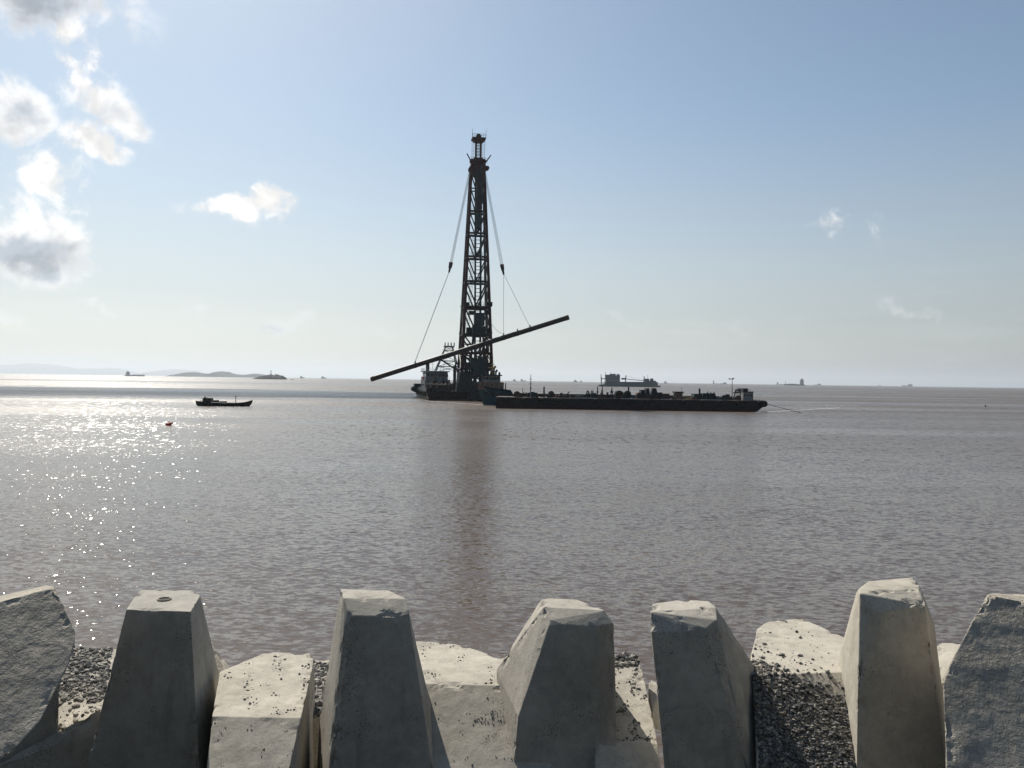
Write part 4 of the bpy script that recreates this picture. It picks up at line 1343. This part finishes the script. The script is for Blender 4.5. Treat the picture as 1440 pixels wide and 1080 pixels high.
# 3  low pale block between the two uprights
u3 = unit(365, 960, 8.2, 'low pale block with speckled two-facet top between two uprights at left')
z3 = PY(360, 1008, 7.55).z
front3 = plane(PZ(360, 1008, z3), 30)
top3 = [PZ(298.5, 1007, z3), PZ(423, 1009.5, z3), PZ(441.6, 929.6, z3), PZ(436, 918, z3), PZ(374, 917, z3), PZ(352, 928, z3), PZ(309, 944.7, z3)]
fr3 = [PP(290, 1095, *front3), PP(404, 1095, *front3), PP(404, 1180, *plane(PP(350, 1095, *front3), 70)), PP(280, 1180, *plane(PP(350, 1095, *front3), 70))]
slab(u3, top3 + fr3 + [p_ + Vector((0, .25, -1.5)) for p_ in (top3[2], top3[3], top3[4], top3[6])], 'concrete_b', 'body', seed=3, amp=.007)

# small wedge seen just right of the first upright
uw = unit(308, 930, 9.2, 'small grey wedge of a block tip peeping out right of the holed upright')
zw = PY(300, 909, 9.3).z
slab(uw, [PY(299, 908, 9.35), PY(323, 938, 9.3), PY(318, 946, 9.1), PY(296, 946, 9.1), PY(285, 905, 9.7), PY(285, 960, 9.0), PY(300, 1000, 9.2), PY(327, 1000, 9.3), PY(310, 930, 9.9), PY(290, 1000, 9.9)], 'concrete_rough', seed=31)

# 4  tall upright in the middle left
u4 = unit(520, 860, 7.8, 'tall upright concrete block with a narrow lit left flank, between two pale ledges')
arm(u4, 7.8, (525, 841.5), [(483, 841), (571, 841.5), (546, 830), (479, 828)], [(489, 858), (497, 866), (560, 867), (574.5, 857)],
    [(452, 1180), (624, 1180), (484, 882), (575, 864)], [(441, 1180), (649, 1180), (598, 962), (449, 1012)], 'concrete', seed=4)

# 5  upright with a ledge on its left
u5 = unit(790, 860, 7.9, 'leaning upright block joined to a broad pale ledge on its left, mid photo')
arm(u5, 7.9, (806, 855.5), [(765, 853.5), (850, 858), (811.5, 843), (775, 841), (762, 843)], [(774, 872), (793, 878.5), (838, 880), (863, 877)],
    [(712, 1180), (872, 1180), (850, 1050), (863, 886), (772, 880), (729, 1008)], [(698, 942), (862, 960), (700, 1100), (855, 1100), (758, 848)], 'concrete', seed=5)
z5 = PY(700, 964, 8.25).z
f5 = plane(PZ(650, 962.5, z5), 32)
top5 = [PZ(592, 961, z5), PZ(745, 965, z5), PZ(760, 941, z5), PZ(696, 940, z5), PZ(668, 921, z5), PZ(639, 905, z5), PZ(578, 901, z5)]
fr5 = [PP(604, 1120, *f5), PP(790, 1120, *f5)]
slab(u5, top5 + fr5 + [p_ + Vector((0, -.25, -1.3)) for p_ in fr5] + [p_ + Vector((0, .3, -1.6)) for p_ in (top5[2], top5[3], top5[5], top5[6])], 'concrete_b', 'ledge', seed=51, amp=.006)

# 6  pale sloping block behind, in the gap
u6 = unit(890, 960, 8.8, 'pale sloping block with dark mortar crust on its top, in the gap right of centre')
z6 = PY(890, 1044, 7.6).z
sl = plane(PZ(890, 1044, z6), 14)
t6 = [PP(836, 1044, *sl), PP(925, 1045, *sl), PP(905, 950, *sl), PP(897, 922, *sl), PP(850, 919, *sl)]
f6 = plane(PZ(890, 1044, z6), 36)
fr6 = [PP(838, 1120, *f6), PP(936, 1120, *f6)]
slab(u6, t6 + fr6 + [p_ + Vector((0, -.2, -1.2)) for p_ in fr6] + [p_ + Vector((0, .3, -1.8)) for p_ in t6[2:]], 'concrete_b', 'body', seed=6, amp=.007)
# broken bit beside it
u7 = unit(920, 985, 8.9, 'small broken concrete piece wedged behind the right-leaning upright')
slab(u7, [PY(912, 960, 8.9), PY(929, 966, 8.8), PY(934, 990, 8.7), PY(918, 998, 8.5), PY(916, 1024, 8.4), PY(938, 1030, 8.5), PY(916, 958, 9.3), PY(940, 965, 9.3), PY(945, 1030, 9.2)], 'concrete', seed=7, amp=.03)

# 8  upright leaning left
u8 = unit(970, 870, 7.6, 'dark upright block tapering to the left tip, right flank sloping, right of the gap')
arm(u8, 7.6, (961, 857.5), [(915, 861), (1007, 854), (995.5, 845), (957, 843), (917, 849)], [(916, 888), (935, 890), (970, 887.5), (993, 884), (1008, 872)],
    [(944, 1180), (1080, 1180), (915.5, 893)], [(1140, 1180), (1066, 945), (1047, 917), (960, 1150)], 'concrete', cham_slope=30, seed=8, yaw=-4)

# 9  upright with rubble-strewn ledge
u9 = unit(1255, 850, 7.5, 'tallest upright block at right with a bright left flank and a rubble covered ledge')
arm(u9, 7.5, (1248, 831), [(1209, 834.5), (1290, 827), (1293, 823), (1284, 812), (1222, 817), (1207, 829)], [(1220, 852), (1240, 861.5), (1276, 858), (1300, 847)],
    [(1203, 1180), (1342, 1180), (1206, 984), (1301, 851), (1219, 856)], [(1178, 930), (1336, 1060), (1170, 1130), (1340, 1130), (1314, 876), (1204, 834)], 'concrete_b', seed=9, yaw=3)
z9 = PY(1170, 943, 8.0).z
f9 = plane(PZ(1130, 946, z9), 34)
top9 = [PZ(1060, 950, z9), PZ(1225, 943, z9), PZ(1235, 918, z9), PZ(1179, 914, z9), PZ(1129, 870, z9), PZ(1082, 873, z9), PZ(1065, 883, z9), PZ(1056, 923, z9)]
fr9 = [PP(1066, 1120, *f9), PP(1260, 1120, *f9)]
slab(u9, top9 + fr9 + [p_ + Vector((0, -.25, -1.3)) for p_ in fr9] + [p_ + Vector((0, .3, -1.7)) for p_ in (top9[2], top9[4], top9[5], top9[7])], 'concrete_b', 'ledge', seed=91, amp=.006)

# 10  rough slab at the right edge
u10 = unit(1400, 900, 7.0, 'rough dark slab-faced block cut by the right edge of the photo')
pl10 = plane(PY(1390, 845, 7.0), 44, 0)
slab(u10, [PP(x, y, *pl10) for x, y in ((1387, 836), (1378, 852), (1370, 868), (1334, 937), (1326, 962), (1334, 1180), (1520, 862), (1540, 1180))] +
     [PY(1400, 834, 7.5), PY(1480, 838, 7.8), PY(1365, 1000, 7.3), PY(1375, 1160, 6.8), PY(1545, 1100, 7.8)], 'concrete_rough', 'body', seed=10, rough=.006, cell=.045, chip=.02)
u11 = unit(1335, 925, 8.8, 'small sunlit block tip between the tallest upright and the right edge slab')
z11 = PY(1335, 918, 8.7).z
slab(u11, [PZ(1317, 908, z11), PZ(1344, 918.5, z11), PZ(1353, 904, z11), PZ(1325, 904, z11), PZ(1365, 915, z11), PY(1324, 960, 8.3), PY(1365, 960, 8.3), PY(1318, 1000, 8.4), PY(1372, 990, 9.2), PY(1310, 940, 9.1)], 'concrete_b', seed=11)

# 1  rough slab at the left edge, leaning over
u1 = unit(40, 940, 6.6, 'rough grey slab-faced block leaning in from the left edge of the photo')
pl1 = plane(PY(60, 880, 6.8), 43, -4)
slab(u1, [PP(x, y, *pl1) for x, y in ((78, 825), (91, 852), (106, 888), (105, 904), (96, 935), (57, 1013), (13, 1062), (-70, 1090), (-120, 880), (-60, 868), (0, 849))] +
     [PY(66, 823, 7.5), PY(-10, 840, 7.6), PY(92, 900, 7.5), PY(60, 990, 6.9), PY(-80, 1070, 6.5)], 'concrete_rough', 'body', seed=1, rough=.005, cell=.04, chip=.02)
# 12  rubble covered top between that slab and the first upright
u12 = unit(115, 960, 8.4, 'rubble covered concrete top between the left edge slab and the holed upright')
z12 = PY(110, 1000, 8.7).z
sl12 = plane(PZ(110, 1000, z12), 8)
t12 = [PP(80, 1048, *sl12), PP(160, 1046, *sl12), PP(170, 912, *sl12), PP(86, 909, *sl12), PP(84, 960, *sl12)]
slab(u12, t12 + [p_ + Vector((0, .2, -1.6)) for p_ in t12[2:]] + [p_ + Vector((0, .1, -1.6)) for p_ in t12[:2]], 'concrete_b', 'body', seed=12, amp=.02)
u14 = unit(40, 1000, 8.1, 'dark shaded block face tucked under the left edge slab')
slab(u14, [PY(-90, 915, 8.15), PY(84, 915, 8.15), PY(80, 1130, 7.95), PY(-90, 1130, 7.95), PY(-90, 930, 9.2), PY(70, 930, 9.2), PY(70, 1060, 9.4), PY(-90, 1060, 9.4)], 'concrete_c', 'body', seed=14)
# 13  crusted top deep in the gap left of the tall upright
u13 = unit(450, 960, 9.6, 'crusted block top deep in the narrow gap left of the tall middle upright')
z13 = PY(450, 960, 9.9).z
t13 = [PZ(425, 1010, z13), PZ(480, 1010, z13), PZ(480, 928, z13), PZ(432, 930, z13)]
slab(u13, t13 + [p_ + Vector((0, 0, -1.6)) for p_ in t13], 'concrete_rough', 'body', seed=13, amp=.03, rough=.02)


# ---------------------------------------------------------------- loose gravel and mortar crumbs
from mathutils.bvhtree import BVHTree


def surface(u):
    vs_, fs_2 = [], []
    for o_ in u.children:
        if o_.name.split('.')[0] in ('body', 'ledge', 'upright_arm'):
            k = len(vs_)
            vs_ += [v.co.copy() for v in o_.data.vertices]
            fs_2 += [[k + i for i in p_.vertices] for p_ in o_.data.polygons]
    return BVHTree.FromPolygons(vs_, fs_2)


TREES = {}


def gravel(name, poly_px, blk, n, r0, r1, mat, seed, fn=None):
    if blk.name not in TREES:
        TREES[blk.name] = surface(blk)
    tree = TREES[blk.name]
    rnd = random.Random(seed)
    xs_ = [p_[0] for p_ in poly_px]
    ys_ = [p_[1] for p_ in poly_px]
    mb_ = MB()
    def inside(x, y):
        c = False
        k = len(poly_px)
        for i in range(k):
            x0, y0 = poly_px[i]
            x1, y1 = poly_px[(i + 1) % k]
            if (y0 > y) != (y1 > y) and x < (x1 - x0) * (y - y0) / (y1 - y0) + x0:
                c = not c
        return c
    done = tries = 0
    while done < n and tries < n * 30:
        tries += 1
        x, y = rnd.uniform(min(xs_), max(xs_)), rnd.uniform(min(ys_), max(ys_))
        if not inside(x, y):
            continue
        if fn and rnd.random() > fn(x, y):
            continue
        p_, nn, _i, _d = tree.ray_cast(Vector((0, 0, CAM_Z)), ray(x, y))
        if p_ is None or nn.z < .4:
            continue
        r_ = r0 * (r1 / r0) ** (rnd.random() ** 2.6)
        mb_.stone((p_.x, p_.y, p_.z + r_ * .2), r_, rnd, rnd.uniform(.5, 1))
        done += 1
    o = mb_.build(name, mat)
    return tag(o, kind='stuff')


H = lambda z: (Vector((0, 0, z)), Vector((0, 0, 1)))


def clump(s, seed):
    return lambda x, y: max(0, min(1, 0.05 + 2.3 * mnoise.noise(Vector((x * s, y * s, seed)))))


gravel('gravel', [(300, 1004), (422, 1006), (440, 930), (436, 920), (376, 920), (312, 944)], u3, 330, .003, .019, 'gravel', 1, clump(.05, 1))
gravel('gravel', [(298, 1010), (422, 1012), (406, 1080), (296, 1080)], u3, 70, .002, .011, 'gravel', 2, clump(.05, 2))
gravel('gravel', [(598, 960), (704, 962), (694, 940), (640, 907), (590, 904)], u5, 130, .003, .015, 'gravel', 3, clump(.05, 3))
gravel('gravel', [(600, 965), (705, 966), (728, 1005), (728, 1078), (630, 1078)], u5, 80, .002, .011, 'gravel', 4, clump(.05, 4))
gravel('gravel', [(664, 1014), (690, 1000), (716, 996), (729, 1003), (729, 1017), (680, 1021)], u5, 150, .002, .011, 'gravel', 5)
gravel('mortar_crumbs', [(840, 925), (898, 925), (925, 1042), (852, 1042)], u6, 560, .003, .016, 'gravel', 6, clump(.06, 6))
gravel('mortar_crumbs', [(855, 918), (894, 917), (903, 936), (855, 938)], u6, 300, .006, .045, 'gravel', 7)
gravel('mortar_crumbs', [(855, 918), (894, 917), (903, 936), (855, 938)], u6, 200, .006, .04, 'crumbs', 17)
line = lambda x: 918 + (x - 1058) * .50
dense = lambda x, y: 1.0 if y > line(x) else (.16 if y > line(x) - 28 else .02)
r9 = [(1058, 948), (1056, 923), (1066, 884), (1084, 874), (1128, 871), (1180, 916), (1205, 985), (1206, 1085), (1070, 1085)]
gravel('rubble', r9, u9, 4600, .004, .030, 'gravel', 8, dense)
gravel('rubble', r9, u9, 5200, .003, .024, 'crumbs', 10, lambda x, y: 1.0 if y > line(x) + 12 else .01)
gravel('rubble', r9, u9, 3200, .003, .027, 'rubble_brown', 15, lambda x, y: 1.0 if y > line(x) + 6 else .01)
r12 = [(80, 910), (160, 912), (140, 1010), (84, 1042)]
gravel('rubble', r12, u12, 700, .004, .04, 'gravel', 11, lambda x, y: 1.0 if y < 975 else .14)
gravel('rubble', r12, u12, 2600, .003, .04, 'crumbs', 12, lambda x, y: 1.0 if y < 985 else .1)
r13 = [(428, 1008), (470, 1008), (470, 932), (436, 932)]
gravel('rubble', r13, u13, 700, .008, .05, 'crumbs', 13)
gravel('rubble', r13, u13, 350, .008, .05, 'gravel', 14)
# ---------------------------------------------------------------- hazy air
hm, ht = new_mat('hazy_air')
pv = ht.n('ShaderNodeVolumePrincipled')
pv.inputs['Color'].default_value = (0.84, 0.92, 1.0, 1)
pv.inputs['Density'].default_value = 5.5e-5
pv.inputs['Anisotropy'].default_value = 0.35
ho = ht.n('ShaderNodeOutputMaterial')
ht.l(pv.outputs[0], ho.inputs['Volume'])
mb = MB()
mb.box(-42000, 42000, -42000, 42000, -4.0, 420)
tag(mb.build('haze', hm), kind='stuff')

# ---------------------------------------------------------------- the low cloud next to the sun, above the frame: its shadow is the dark band on the sea
cm, ct = new_mat('cloud_droplets')
pv = ct.n('ShaderNodeVolumePrincipled')
pv.inputs['Color'].default_value = (0.98, 0.98, 0.98, 1)
pv.inputs['Density'].default_value = 0.03
pv.inputs['Anisotropy'].default_value = 0.5
co = ct.n('ShaderNodeOutputMaterial')
ct.l(pv.outputs[0], co.inputs['Volume'])
H_ = 700.0
off = Vector((SUN_DIR.x, SUN_DIR.y, 0)) * (H_ / SUN_DIR.z)
bm = bmesh.new()
bmesh.ops.create_icosphere(bm, subdivisions=5, radius=1)
for v in bm.verts:
    q = v.co.copy()
    k = 1 + .42 * mnoise.fractal(q * 2.2 + Vector((4, 0, 0)), 1, 2, 5)
    v.co = Vector((q.x * 260 * k, q.y * 105 * k, q.z * (60 if q.z > 0 else 22) * k))
me = bpy.data.meshes.new('cloud')
bm.to_mesh(me)
bm.free()
me.materials.append(cm)
o = bpy.data.objects.new('cloud', me)
o.location = (-230 + off.x, 385 + off.y, H_)
o.rotation_euler = (0, 0, R(3))
col.objects.link(o)
tag(o, kind='stuff')
